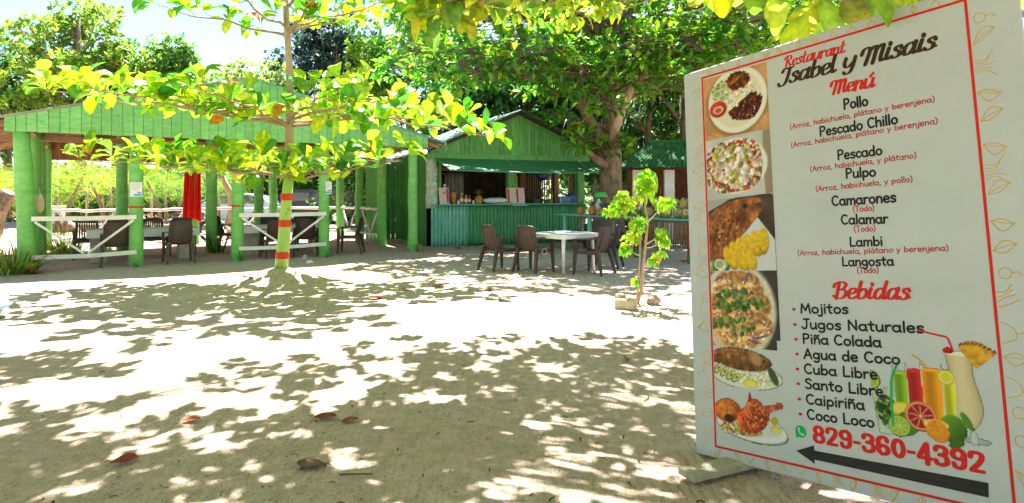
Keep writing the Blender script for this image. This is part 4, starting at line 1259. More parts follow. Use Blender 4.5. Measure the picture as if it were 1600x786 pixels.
# lumps at the foot of the trees
def rock(name, loc, r, mm, label, cat, jit=.12, smooth=False):
    m = MB().ball((0, 0, r[2]*.75), r[0], r[1], r[2], 12, 8, jit)
    o = m.build(name, mm, None, smooth, (loc[0], loc[1], float(gz(loc[0], loc[1]))-.01))
    return tag(o, label, cat)
rock('plastic_bag', (-4.45, 14.05), (.06, .05, .09), M['print_grey'], 'crumpled grey plastic bag on the sand just right of the painted trunk', 'bag', .15)
rock('plastic_bag', (-4.25, 13.75), (.08, .06, .04), M['white_plastic'], 'flat crumpled plastic bag, the right one of the two by the painted trunk', 'bag', .15)
sb = empty('stone_block', (1.47, 8.35, float(gz(1.47, 8.35))), R(-24), 'tan squared stone block beside the sapling', 'stone')
o = MB().bbox(-.15, .12, -.08, .08, -.01, .13, .018).build('block', M['stone'], sb)
MB().ball((-.10, .03, .145), .08, .05, .045, 10, 6, .15).build('chip', M['husk'], sb)
rock('coconut_husk', (1.88, 8.72), (.10, .09, .08), M['husk'], 'weathered grey coconut husk right of the sapling', 'husk', .2)
p = MB().sweep([(-.12, 0, .03), (0, 0, .035), (.1, .01, .01)], .035, .014, (0, 1, 0)).build('bark_strip', M['black'], None, False, (-4.20, 10.45, float(gz(-4.20, 10.45))))
p.rotation_euler = (0, R(8), R(-12))
tag(p, 'dark strip of bark lying on the sand mound of the painted tree', 'bark')

# ------------------------------------------------------------------ small plants
def plant(name, loc, n, Lr, w, droop, up, table, label, cat='plant', r=.12, group=None):
    e = empty(name, (loc[0], loc[1], float(gz(loc[0], loc[1]))-.02), 0, label, cat, group)
    a = rng.uniform(0, 6.28, n)
    el = rng.uniform(up, 1.45, n)
    D = np.stack([np.cos(a)*np.cos(el), np.sin(a)*np.cos(el), np.sin(el)], 1)
    P = np.stack([np.cos(a)*r*rng.uniform(0, 1, n), np.sin(a)*r*rng.uniform(0, 1, n), np.zeros(n)], 1)
    blades('foliage', P, D, rng.uniform(*Lr, n), w, rng.uniform(*droop, n), pal(n, table), e)
    return e
GR = [(3, (.14, .26, .05)), (2, (.24, .36, .07)), (1, (.40, .42, .14))]
plant('spider_lily', PW(-.22, -.05), 150, (.75, 1.3), .038, (.25, .75), .65, GR, 'clump of long grassy leaves at the left corner post of the pavilion', r=.3)
plant('spider_lily', PW(.45, 4.2), 130, (.6, 1.1), .045, (.2, .8), .4, [(3, (.28, .42, .06)), (2, (.40, .50, .08)), (1, (.16, .28, .05))], 'sunlit clump of yellow green blades behind the left posts', r=.35)
e = plant('bromeliad', PW(.05, -.35), 26, (.28, .42), .05, (.2, .5), .4, [(2, (.30, .16, .06)), (2, (.36, .10, .05)), (2, (.16, .24, .05))], 'small reddish bromeliad with a yellow heart at the left corner post', r=.05)
blades('heart', [(0, 0, .12)]*14, [(math.cos(k*2.4)*.6, math.sin(k*2.4)*.6, .8) for k in range(14)], [.2]*14, .05, .3, pal(14, [(1, (.75, .48, .03)), (1, (.62, .55, .05))]), e)
plant('snake_plant', PW(3.62, 2.42), 26, (.4, .85), .05, (0, .06), 1.1, [(2, (.05, .12, .035)), (1, (.10, .17, .06))], 'dark upright snake plant at the foot of a middle pavilion post', r=.2)
plant('snake_plant', PW(3.72, -.2), 9, (.15, .32), .03, (0, .1), 1.0, [(2, (.08, .15, .05))], 'tiny upright seedling at the third front post of the pavilion', r=.06)
plant('grass_tuft', PW(7.95, -.22), 18, (.2, .45), .03, (.1, .4), .7, GR, 'small green tuft at the right corner post of the pavilion', r=.12)
plant('grass_tuft', PW(5.6, -.2), 14, (.08, .2), .02, (.1, .4), .7, [(2, (.16, .11, .07)), (1, (.12, .17, .05))], 'dry little tuft at the fourth front post of the pavilion', r=.08)
plant('grass_tuft', PW(1.75, -.2), 14, (.08, .2), .02, (.1, .4), .7, [(2, (.15, .10, .07)), (1, (.12, .17, .05))], 'dry little tuft at the second front post of the pavilion', r=.08)
plant('leafy_weed', PW(1.25, 4.6), 40, (.15, .35), .07, (.2, .6), .4, GR, 'low weed on the sand inside the left end of the pavilion', r=.2)

# fallen leaves
def fallen(px, py, L_, kind, rz, label, curl=.25):
    Y = 1533/(py-300)
    x, y = (px-800)/F*Y, Y
    nU, nV = 12, 8
    L_ *= .64
    ph = random.uniform(0, 6)
    def fn(u, v):
        w = .34*math.sin(math.pi*(.03+.94*u)**1.25)**.75
        s_ = (v-.5)*2
        return ((u-.5)*L_, s_*w*L_*(1-.25*curl), .010+curl*L_*(s_*s_*w*.9*(1.2 if s_ > 0 else .5)+.35*(u-.4)**2)+.018*L_*math.sin(u*7+s_*2.5+ph))
    o = MB().grid(fn, nU, nV, thick=(0, 0, -.0015)).build('fallen_leaf', M[kind], None, True, (x, y, float(gz(x, y))+.004))
    o.rotation_euler = (random.uniform(-.15, .15), random.uniform(-.1, .1), rz)
    MB().tube([(-.5*L_, 0, .02+.12*curl*L_), (-.68*L_, .01, .02)], .003, 5).build('stalk', M[kind], o)
    tag(o, label, 'leaf', 'fallen leaves on the sand')
fallen(487, 728, .27, 'deadpurple', R(172), 'large purple brown leaf nearest the camera, left of centre')
fallen(194, 722, .22, 'deadleaf', R(20), 'brown red curled leaf in the left foreground', .5)
fallen(299, 659, .18, 'deadred', R(5), 'orange red leaf alone in the dappled shade of the left foreground', .35)
fallen(508, 652, .22, 'deadleaf', R(15), 'brown leaf, the left one of a pair in mid foreground', .5)
fallen(546, 658, .18, 'deadleaf', R(12), 'brown leaf, the right one of a pair in mid foreground', .4)
fallen(590, 467, .36, 'deadred', R(170), 'big orange red leaf beyond the sunlit band of sand', .5)
fallen(623, 473, .16, 'deadred', R(60), 'small orange leaf just right of the big orange red one', .6)
fallen(979, 565, .16, 'deadleaf', R(100), 'curled reddish leaf on the sand short of the sapling', .9)
fallen(683, 448, .34, 'deadtan', R(8), 'tan leaf on the shaded sand, the middle of a row of three')
fallen(634, 454, .36, 'deadtan', R(172), 'tan leaf on the shaded sand, the left of a row of three', .15)
fallen(762, 453, .36, 'deadtan', R(10), 'tan leaf on the shaded sand, the right of a row of three')
fallen(790, 442, .2, 'deadleaf', R(30), 'dark red leaf in front of the leftmost chair of the square table', .5)
fallen(833, 445, .22, 'deadleaf', R(-10), 'dark red leaf in front of the second chair of the square table', .5)
fallen(715, 388, .35, 'deadleaf', R(-5), 'dark leaf near the foot of the kiosk counter')
fallen(1068, 409, .3, 'deadred', R(5), 'reddish leaf at the foot of the right red stand leg', .2)
fallen(392, 458, .2, 'deadtan', R(10), 'small tan leaf at the left foot of the sand mound', .2)
tm = MB()
for k in range(150):
    Y = rng.uniform(2.6, 13)
    x = rng.uniform(-.8, .72)*Y
    if rng.random() < .3: x, Y = rng.uniform(-1.5, 1.2), rng.uniform(3, 5)
    a, l = rng.uniform(0, 6.28), rng.uniform(.012, .05) if rng.random() < .95 else rng.uniform(.1, .25)
    z = float(gz(x, Y))+.004
    tm.tube([(x, Y, z), (x+l*.5*math.cos(a), Y+l*.5*math.sin(a), z+.008), (x+l*math.cos(a+.2), Y+l*math.sin(a+.2), z)], rng.uniform(.0015, .004), 4)
tag(tm.build('twig_litter', M['dark_wood']), 'bits of twig and husk scattered on the sand', 'litter', kind='stuff')

# ------------------------------------------------------------------ trees
def branch_tubes(paths, mm, name, parent, n=5):
    m = MB()
    for pts, r0, r1 in paths:
        k = len(pts)
        m.tube(pts, [r0+(r1-r0)*i/(k-1) for i in range(k)], n if r0 < .05 else 9, False)
    return m.build(name, mm, parent, True)
YOUNG = [(5, (.27, .45, .025)), (5, (.36, .51, .03)), (3, (.14, .37, .035)), (3, (.07, .25, .035)), (2, (.52, .56, .05)), (.4, (.75, .20, .02))]
# the young almond in front of the pavilion
ya = empty('young_almond_tree', (-3.86, 10.9, 0), 0, 'young sea almond tree with a lime painted trunk ringed in red, on a sand mound', 'tree')
tp = [(0, 0, .05), (.06, 0, .7), (.10, 0, 1.3), (.13, .02, 1.75), (.15, .02, 2.8), (.15, 0, 3.6), (.10, 0, 4.4), (.05, .05, 5.6)]
tr_ = [.112, .10, .09, .08, .064, .058, .05, .032]
MB().tube(tp[:4], tr_[:4], 14, jit=.03).build('trunk', M['trunk_paint'], ya, True)
up = MB().tube(tp[3:], tr_[3:], 12, jit=.03).build('upper_trunk', M['bark_pale'], ya, True)
for z in (.45, .98, 1.42):
    r = np.interp(z, [p_[2] for p_ in tp], tr_)
    x = np.interp(z, [p_[2] for p_ in tp], [p_[0] for p_ in tp])
    MB().lathe([(r*1.04, z-.06), (r*1.09, z-.055), (r*1.08, z+.05), (r*1.03, z+.055)], 16).build('red_band', M['red_chip'], ya, True).location = (x, 0, 0)
B_ = []
def yb(z0, tx, ty, tz, sag, r0=.03): B_.append((bez((.14, .01, z0), (tx, ty, tz), (0, 0, sag), 9, .03), r0))
for q in ((2.62, -3.75, -.2, 3.15, .12), (2.6, -2.1, -1.5, 2.95, .1), (2.65, -2.6, 1.7, 3.15, .2), (2.6, 3.45, -.2, 2.42, .35), (2.65, 2.0, -1.6, 2.75, .2), (2.65, 2.2, 1.4, 2.85, .25),
          (2.6, -.3, -2.0, 2.85, .1), (2.7, .3, 2.0, 3.0, .2), (2.6, -1.4, -1.2, 2.95, .15), (2.65, 1.2, -1.0, 2.95, .2), (2.62, -3.1, .7, 3.1, .15), (2.6, 2.9, .7, 2.7, .3)): yb(*q, .03)
for q in ((1.75, -3.1, -.2, 2.02, .0), (1.72, 2.15, -.1, 2.12, -.1), (1.75, .2, -1.3, 1.9, 0), (1.75, 1.2, -1.0, 1.95, -.05), (1.75, -1.1, -1.0, 1.9, 0), (1.78, 1.1, .9, 2.1, 0), (1.75, -1.8, .6, 2.1, 0), (1.75, -1.9, -.7, 1.95, 0)): yb(*q, .024)
for q in ((4.1, -1.75, -.3, 4.5, .0), (4.15, 1.85, -.2, 4.65, .0), (4.2, -.8, -1.1, 4.8, .0), (4.2, .9, 1.0, 4.9, 0), (4.6, -1.6, .5, 5.3, 0), (4.6, 1.4, -.6, 5.4, 0), (5.0, .1, -.9, 5.9, 0), (4.15, 1.0, -1.0, 4.6, 0)): yb(*q, .026)
RP, RA, paths = [], [], []
for pts, r0 in B_:
    paths.append((pts, r0, .008))
    ln = np.linalg.norm(pts[-1]-pts[0])
    nR = max(5, int(ln*3.7))
    for t_ in np.linspace(.2, 1, nR):
        i = t_*(len(pts)-1)
        a = pts[int(i)] if int(i) == len(pts)-1 else pts[int(i)]+(pts[int(i)+1]-pts[int(i)])*(i-int(i))
        d = pts[-1]-pts[0]
        d = d/np.linalg.norm(d)
        s_ = np.cross(d, (0, 0, 1))
        off = d*rng.uniform(.05, .25)+s_*rng.choice([-1, 1])*rng.uniform(.06, .38)*(1 if t_ < .97 else .1)+np.array([0, 0, rng.uniform(-.04, .20)])
        e_ = a+off
        paths.append((np.array([a, (a+e_)/2+np.array([0, 0, -.02]), e_]), .009, .005))
        RP.append(e_); RA.append(off/np.linalg.norm(off)*.6+np.array([0, 0, .5]))
branch_tubes(paths, M['twig'], 'branches', ya, 6)
P_, D_, N_, L_ = rosettes(RP, RA, 6, (.22, .40))
leaves('crown', P_, D_, N_, L_, pal(len(P_), YOUNG), ALM, ya, M['leaf_young'], True)

# a generic broad tree: limbs to clump centres, twigs in the clumps, whorls of leaves at the twig ends
def tree(name, label, base, trunk, clumps, table, cat='tree', group=None, k=7, Lr=(.16, .28), per=26, tmpl=MID, bark='bark', m='leaf', twigs=True, limb_r=.1, start=.55, spread=(.35, 1.25), low=0):
    e = empty(name, (base[0], base[1], 0), 0, label, cat, group)
    tz = [t_[2] for t_ in trunk]
    MB().tube([t_[:3] for t_ in trunk], [t_[3] for t_ in trunk], 14, jit=.05).build('trunk', M[bark], e, True)
    paths, RP, RA = [], [], []
    T = np.array([t_[:3] for t_ in trunk])
    for (cx, cy, cz, cr, ch) in clumps:
        c = np.array([cx, cy, cz])
        zt = tz[0]+(tz[-1]-tz[0])*rng.uniform(start, .98)
        zt = min(zt, cz-.1) if cz-.1 > tz[0]+.6 else tz[0]+.9
        o_ = np.array([np.interp(zt, tz, T[:, 0]), np.interp(zt, tz, T[:, 1]), zt])
        lp = bez(o_, c, (0, 0, .25*np.linalg.norm(c-o_)*rng.uniform(0, .6)), 7, .06)
        paths.append((lp, limb_r, limb_r*.25))
        nT = int(per*max(.4, cr))
        for q in range(nT):
            d = rng.normal(0, 1, 3)
            d /= np.linalg.norm(d)
            rr = rng.uniform(.35, 1)**.6
            e_ = c+d*np.array([cr, cr, ch])*rr
            s0 = lp[rng.integers(3, 7)]
            if twigs: paths.append((bez(s0, e_, (0, 0, .06), 4, .03), .014, .005))
            RP.append(e_); RA.append(d*.6+np.array([0, 0, .6])+rng.normal(0, .2, 3))
    branch_tubes(paths, M['bark_pale' if bark == 'bark_pale' else bark], 'branches', e, 5)
    P_, D_, N_, L_ = rosettes(RP, RA, k, Lr, spread)
    if low: L_ = np.where(P_[:, 2] < low, L_*1.55, L_)
    leaves('crown', P_, D_, N_, L_, pal(len(P_), table), tmpl, e, M[m])
    return e
def clumps_in(c, r, n, cr, ch=.6, zmin=-9, seed=0, hole=.35):
    g_ = np.random.default_rng(seed)
    o_ = []
    while len(o_) < n:
        d = g_.normal(0, 1, 3)
        d /= np.linalg.norm(d)
        p_ = np.array(c)+d*np.array(r)*g_.uniform(hole, 1)**.7
        if p_[2] < zmin: continue
        q = g_.uniform(.75, 1.25)*cr
        o_.append((*p_, q, q*ch))
    return o_
DEEP = [(5, (.06, .19, .025)), (4, (.11, .28, .03)), (3, (.20, .38, .04)), (1.5, (.34, .45, .05)), (.12, (.50, .16, .03))]
# the big almond behind the kiosk
bx, by = 2.86, 18.6
cl = clumps_in((-.6, -.6, 6.2), (6.2, 4.0, 2.6), 62, 1.25, .5, 3.5, 3, .3)
cl += [(1.4, 4.2, 6.5, 1.3, .6), (2.9, 4.3, 6.7, 1.3, .6), (4.4, 4.5, 7.0, 1.3, .6), (2.1, 3.0, 5.5, 1.2, .6), (3.6, 3.2, 5.7, 1.3, .6), (5.1, 3.3, 6.0, 1.3, .6), (1.2, 2.4, 5.0, 1.0, .5), (4.4, 2.6, 5.0, 1.1, .5)]
cl += [(-5.2, -2.2, 5.0, 1.2, .6), (-4.0, -2.8, 4.6, 1.2, .55), (-2.6, -3.0, 4.9, 1.2, .6), (-1.2, -2.6, 4.4, 1.0, .5), (-.6, -1.8, 3.8, .8, .5), (.3, -1.5, 4.6, 1.1, .5), (1.7, -2.0, 5.2, 1.2, .6), (3.4, -2.4, 5.3, 1.3, .6), (5.2, -2.2, 5.2, 1.3, .6), (6.6, -1.2, 5.4, 1.3, .6),
       (-.95, -.9, 2.95, .55, .35), (-.1, -.9, 2.75, .5, .3), (-1.6, -.8, 3.4, .5, .35), (2.6, -1.4, 4.2, .8, .4)]
big = tree('big_almond_tree', 'big old sea almond tree with a thick dark trunk between kiosk and brown stall', (bx, by),
           [(0, 0, -.1, .46), (-.02, 0, .6, .36), (-.04, 0, 1.6, .32), (-.06, 0, 2.6, .31), (-.05, .05, 3.4, .24), (-.05, .1, 5.2, .19), (.0, .15, 7.4, .18), (.1, .2, 9, .1)], cl, DEEP, k=7, Lr=(.2, .34), per=26, limb_r=.06, bark='bark')
MB().tube([(-.1, -.15, 2.6), (-.55, -.3, 3.2), (-.95, -.35, 4.0), (-1.15, -.4, 5.0), (-1.5, -.4, 6.4)], [.22, .16, .14, .12, .07], 12, jit=.05).build('limb', M['bark'], big, True)
MB().tube([(-.1, -.45, 2.75), (.0, -.75, 3.4), (.35, -.95, 4.3), (1.2, -1.3, 5.1), (2.4, -1.8, 5.75), (3.4, -2.1, 6.4), (3.6, -2.1, 7.4)], [.13, .13, .115, .11, .10, .085, .05], 12, jit=.05).build('limb', M['bark_pale'], big, True)
MB().tube([(2.4, -1.8, 5.75), (3.4, -2.3, 5.9), (4.6, -2.6, 6.1)], [.06, .05, .02], 8, jit=.05).build('limb', M['bark_pale'], big, True)
MB().tube([(-.15, -.1, 2.2), (-.6, -.5, 2.45), (-.9, -.9, 2.75)], [.16, .1, .04], 9, jit=.05).build('limb', M['bark'], big, True)

# overhead almonds whose shade falls on the foreground
def flat_clumps(x0, x1, y0, y1, step, z0, z1, cr, seed, keep=lambda x, y: True):
    g_ = np.random.default_rng(seed)
    o_ = []
    for gx in np.arange(x0, x1, step):
        for gy in np.arange(y0, y1, step):
            x, y = gx+g_.uniform(-.4, .4)*step, gy+g_.uniform(-.4, .4)*step
            if not keep(x, y): continue
            q = g_.uniform(.75, 1.15)*cr
            o_.append((x, y, g_.uniform(z0, z1), q, q*.35))
    return o_
LIME = [(4, (.34, .48, .04)), (4, (.22, .42, .04)), (2, (.46, .52, .06)), (2, (.10, .27, .035)), (.1, (.55, .2, .03))]
OX, OY = 4.9, 4.3
def keep_r(x, y):
    wx, wy = x+OX, y+OY
    return wy-2.45 < (6.5 if wx < 1.2 else 6.05)+.55*math.sin(wx*1.9+.5)+.3*math.sin(wx*4.3) and not (.6 < wx < 2.5 and 3.6 < wy < 5.2)
oc = flat_clumps(-5.9, 2.2, -1.9, 5.0, .70, 3.95, 4.9, .56, 21, keep_r)+flat_clumps(-5.5, 2.2, -13, -2.6, 1.5, 3.6, 5.0, .95, 23)  # the sparse far clumps are unseen, added behind the camera to darken the sign
oc += [(1.57-OX, 3.35-OY, 2.62, .3, .12), (1.2-OX, 3.15-OY, 2.66, .22, .1), (1.9-OX, 3.5-OY, 2.80, .3, .12), (-.6-OX, 6.1-OY, 3.28, .3, .13), (-.35-OX, 6.3-OY, 3.4, .25, .1)]
tree('overhanging_almond_tree', 'sea almond whose lime leafy branches hang in at the top right over the menu sign', (OX, OY),
     [(0, 0, -.1, .3), (-.05, 0, 1.2, .25), (-.15, 0, 2.4, .22), (-.1, 0, 3.6, .18), (0, 0, 5.2, .1)], oc, LIME, k=7, Lr=(.13, .225), per=29, tmpl=ALM, bark='bark_pale', m='leaf_over', limb_r=.03, low=3.6)
LX, LY = -7.6, 2.6
def keep_l(x, y):
    wx, wy = x+LX, y+LY
    return wy-2.45 < 6.3-.35*(wx+5.5)+.5*math.sin(wx*2.3) and wy < 9.4
oc = flat_clumps(.2, 7.2, -.6, 6.4, .72, 3.95, 4.9, .56, 22, keep_l)+flat_clumps(0, 7.2, -12, -1.2, 1.5, 3.6, 5.0, .95, 24)  # sparse clumps behind the camera are likewise unseen, added to block sky light
oc += [(-2.42-LX, 3.05-LY, 2.70, .08, .03)]
tree('overhanging_almond_tree', 'sea almond on the left showing only a leaf tip in the top left corner', (LX, LY),
     [(0, 0, -.1, .3), (.05, 0, 1.2, .25), (.15, 0, 2.4, .22), (.1, 0, 3.6, .18), (0, 0, 5.2, .1)], oc, LIME, k=7, Lr=(.13, .225), per=29, tmpl=ALM, bark='bark_pale', m='leaf_over', limb_r=.03, low=3.6)

# sapling
sp = empty('papaya_sapling', (1.66, 8.72, 0), 0, 'thin sapling with drooping clumps of bright yellow green leaves in front of the produce stand', 'sapling')
st1 = [(0, 0, -.02), (.06, 0, .18), (.09, 0, .45), (.12, 0, .8), (.15, .0, 1.1), (.12, 0, 1.25), (.08, 0, 1.55)]
MB().tube(st1, [.026, .022, .019, .017, .015, .012, .009], 10, jit=.03).build('stem', M['bark_pale'], sp, True)
MB().tube([(.0, 0, 0), (.02, -.02, .3), (.04, -.03, .65), (.05, -.03, .95)], [.016, .013, .011, .007], 8, jit=.03).build('stem', M['bark_pale'], sp, True)
CL = [((.14, 0, 1.08), (-.18, -.05, 1.38), .20, .20, 75), ((.14, 0, 1.1), (-.32, .02, 1.26), .12, .09, 26), ((.12, 0, 1.25), (.12, -.03, 1.60), .19, .28, 100), ((.15, 0, 1.1), (.38, .02, 1.36), .15, .12, 40),
      ((.05, -.03, .85), (.0, -.08, 1.10), .14, .13, 46), ((.05, -.03, .8), (-.06, -.05, .93), .13, .10, 30), ((.05, -.03, .65), (-.16, -.05, .77), .10, .09, 30), ((.12, 0, .8), (.33, -.02, .95), .10, .10, 32), ((.12, 0, .75), (.38, .0, .84), .07, .07, 16),
      ((.10, 0, .55), (.22, -.03, .60), .08, .07, 18), ((.09, 0, .5), (.31, 0, .68), .08, .05, 14), ((.03, -.02, .3), (-.02, -.05, .34), .05, .05, 7)]
PP, DD, LL, paths = [], [], [], []
for (a, c, rx, rz_, n) in CL:
    a, c = np.array(a), np.array(c)
    paths.append((bez(a, c+np.array([0, 0, .02]), (0, 0, -.05), 5), .008, .005))
    for q in range(int(n*1.4)):
        d = rng.normal(0, 1, 3); d /= np.linalg.norm(d)
        PP.append(c+d*np.array([rx, rx, rz_])*.86*rng.uniform(.3, 1))
        DD.append((d[0]*.6, d[1]*.6, -1+rng.normal(0, .25)))
        LL.append(rng.uniform(.06, .105))
branch_tubes(paths, M['bark_pale'], 'twigs', sp, 6)
PP, DD = np.array(PP), np.array(DD)
NN = np.stack([DD[:, 0], DD[:, 1], np.full(len(DD), .2)], 1)+rng.normal(0, .3, (len(DD), 3))+np.array([0, -.5, 0])
leaves('foliage', PP, DD, NN, LL, pal(len(PP), [(4, (.24, .46, .03)), (3, (.36, .52, .04)), (3, (.14, .38, .04)), (.7, (.62, .50, .06))]), HRT, sp, M['leaf_young'])

# ---- background trees
GB = 'trees beyond the pavilion'
FAR1 = [(4, (.12, .26, .045)), (4, (.18, .33, .05)), (2, (.30, .38, .07)), (.6, (.42, .30, .06))]
FAR2 = [(4, (.045, .15, .05)), (3, (.07, .2, .06)), (1, (.12, .27, .07))]
FAR3 = [(3, (.24, .36, .08)), (3, (.33, .43, .11)), (1, (.16, .28, .07))]
BLUE = [(4, (.018, .05, .055)), (3, (.03, .075, .075)), (1, (.05, .11, .09))]
def trunk_(h, r): return [(0, 0, -.1, r*1.3), (.1, 0, h*.25, r), (-.05, .1, h*.6, r*.7), (.05, 0, h, r*.25)]
def T_(name, label, px, Y, h, c, r, n, cr, table, seed, per=44, Lr=(.24, .4), k=6, tr=.25, hole=.3, bark='bark'):
    x = (px-800)/F*Y
    tree(name, label, (x, Y), trunk_(h, tr), clumps_in(c, r, n, cr, .6, 1.0, seed, hole), table, group=GB, k=k, Lr=Lr, per=per, tmpl=MID, twigs=False, limb_r=.07, m='leaf_far', start=.3, bark=bark)
T_('broadleaf_tree', 'tall open crowned tree rising behind the left half of the pavilion', 122, 34, 11, (0, 0, 7.6), (3.3, 2.6, 4.4), 40, 1.05, FAR1, 31)
T_('broadleaf_tree', 'dark bluish tree at the left edge of the picture', 10, 36, 8, (-.6, 0, 6.6), (2.8, 2.4, 4.0), 36, 1.1, FAR2, 32)
T_('broadleaf_tree', 'rounded mid green tree right of the tall open crowned tree', 258, 36, 8, (0, 0, 7.0), (2.8, 2.2, 2.8), 30, 1.0, [(4, (.07, .19, .045)), (4, (.12, .27, .05)), (2, (.2, .33, .06))], 33)
T_('broadleaf_tree', 'pale yellow green tree beyond the pavilion ridge, left of the bluish one', 385, 42, 7.6, (0, 0, 7.3), (3.8, 2.2, 2.6), 32, 1.1, FAR3, 34)
T_('casuarina_tree', 'dark blue green needle tree rising above the right half of the pavilion', 520, 38, 12, (0, 0, 8.6), (3.6, 2.6, 3.6), 44, 1.1, BLUE, 35, 40, (.2, .34), 8)
T_('broadleaf_tree', 'yellow green tree in front of the dark blue green one', 640, 31, 11, (0, 0, 7.4), (3.0, 2.2, 3.6), 36, 1.0, [(4, (.14, .30, .04)), (3, (.24, .38, .05)), (2, (.09, .22, .04))], 36)
T_('broadleaf_tree', 'dense dark tree behind the kiosk roof', 800, 27, 9, (0, 0, 5.4), (4.2, 1.8, 4.2), 54, 1.2, FAR2, 37, 46)
T_('broadleaf_tree', 'dense dark tree behind the big almond trunk', 955, 27.5, 10, (0, 0, 5.6), (4.2, 1.8, 4.6), 56, 1.2, [(4, (.03, .10, .025)), (3, (.05, .15, .03))], 38, 46)
T_('broadleaf_tree', 'dense tree behind the brown stall and the menu sign', 1180, 26, 10, (0, 0, 6.2), (4.6, 1.8, 4.8), 58, 1.2, DEEP, 39, 36)
T_('broadleaf_tree', 'dense tree far right behind the menu sign', 1480, 26, 10, (0, 0, 6.0), (4.6, 1.8, 4.8), 46, 1.3, DEEP, 40, 22)
# bright feathery bushes just beyond the pavilion
def feather(px, Y, c, r, n, cr, label, seed, table, stems=3):
    x = (px-800)/F*Y
    e = empty('feathery_bush', (x, Y, 0), 0, label, 'bush', 'feathery bushes behind the pavilion')
    m = MB()
    cl_ = clumps_in(c, r, n, cr, .45, .5, seed, .2)
    for q in range(stems):
        a = q*2.2
        m.tube([(.2*math.cos(a), .2*math.sin(a), -.05), (.5*math.cos(a), .5*math.sin(a), c[2]*.6), (1.0*math.cos(a), 1.0*math.sin(a), c[2]*1.1)], [.09, .06, .03], 7)
    m.build('stems', M['bark'], e, True)
    P_, D_, N_, L_ = [], [], [], []
    for (cx, cy, cz, q, h) in cl_:
        for k in range(30):
            d = rng.normal(0, 1, 3); d /= np.linalg.norm(d)
            P_.append(np.array([cx, cy, cz])+d*np.array([q, q, h])*.7)
            D_.append((d[0], d[1], rng.uniform(-.25, .35)))
            N_.append((rng.normal(0, .25), rng.normal(0, .25), 1))
            L_.append(rng.uniform(.35, .65))
    leaves('foliage', P_, D_, N_, L_, pal(len(P_), table), FRD, e, M['leaf_far'])
FE = [(4, (.34, .48, .04)), (3, (.24, .42, .04)), (2, (.46, .54, .07)), (1, (.12, .28, .04))]
feather(-10, 23, (0, 0, 1.9), (2.2, 1.2, .8), 26, .8, 'bright feathery bush at the left edge behind the left corner posts', 51, FE)
feather(90, 24, (0, 0, 2.0), (2.0, 1.2, .9), 26, .75, 'bright feathery bush behind the white bucket', 52, FE)
feather(175, 25, (0, 0, 1.9), (1.7, 1.2, .85), 20, .7, 'bright feathery bush between the left posts and the slat backed chairs', 53, FE)
feather(262, 26, (0, 0, 1.8), (1.7, 1.2, .9), 22, .7, 'green feathery bush left of the red cloth', 54, [(4, (.20, .38, .04)), (3, (.13, .3, .04)), (2, (.34, .48, .06))])
feather(345, 27, (0, 0, 2.0), (1.5, 1.2, .9), 18, .7, 'green feathery bush right of the red cloth', 55, [(4, (.18, .36, .04)), (3, (.12, .28, .04)), (1, (.34, .48, .06))])
# bent brown trunk seen right of the red cloth
bt = empty('bent_trunk_tree', (-9.0, 20.9, 0), 0, 'slim tree with a bent brown trunk right of the red cloth', 'tree')
MB().tube([(0, 0, -.1), (.05, 0, .7), (.02, 0, 1.4), (-.25, 0, 1.95), (-.9, 0, 2.2), (-1.5, .1, 2.35)], [.14, .12, .11, .10, .08, .05], 10, jit=.05).build('trunk', M['bark_pale'], bt, True)
P_, D_, N_, L_ = rosettes(np.array([(-1.5, .1, 2.35)])+rng.normal(0, .35, (40, 3))*np.array([1.4, 1, .5]), rng.normal(0, 1, (40, 3))+np.array([0, 0, .5]), 6, (.15, .26))
leaves('crown', P_, D_, N_, L_, pal(len(P_), FAR1), MID, bt, M['leaf_far'])
# hedge
def scatter_box(n, x0, x1, y0, y1, z0, z1):
    return np.stack([rng.uniform(x0, x1, n), rng.uniform(y0, y1, n), rng.uniform(z0, z1, n)], 1)
he = empty('clipped_hedge', (-10.6, 33.5, 0), 0, 'tall clipped green hedge behind the parked car', 'hedge')
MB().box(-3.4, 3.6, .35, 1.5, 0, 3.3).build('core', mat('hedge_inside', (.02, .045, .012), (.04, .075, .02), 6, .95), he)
n = 9000
P_ = np.concatenate([scatter_box(n, -3.7, 3.9, -.05, .5, .1, 3.6), scatter_box(2500, -3.7, 3.9, 0, 1.6, 3.2, 3.75), scatter_box(1500, -3.8, -3.3, 0, 1.6, .1, 3.6), scatter_box(1500, 3.5, 4.0, 0, 1.6, .1, 3.6)])
D_ = rng.normal(0, 1, (len(P_), 3))+np.array([0, -.6, .2])
leaves('foliage', P_, D_, rng.normal(0, 1, (len(P_), 3))+np.array([0, -.5, .8]), rng.uniform(.10, .2, len(P_)), pal(len(P_), [(4, (.08, .22, .03)), (3, (.13, .30, .04)), (2, (.20, .38, .05))]), DIA, he, M['leaf_far'])
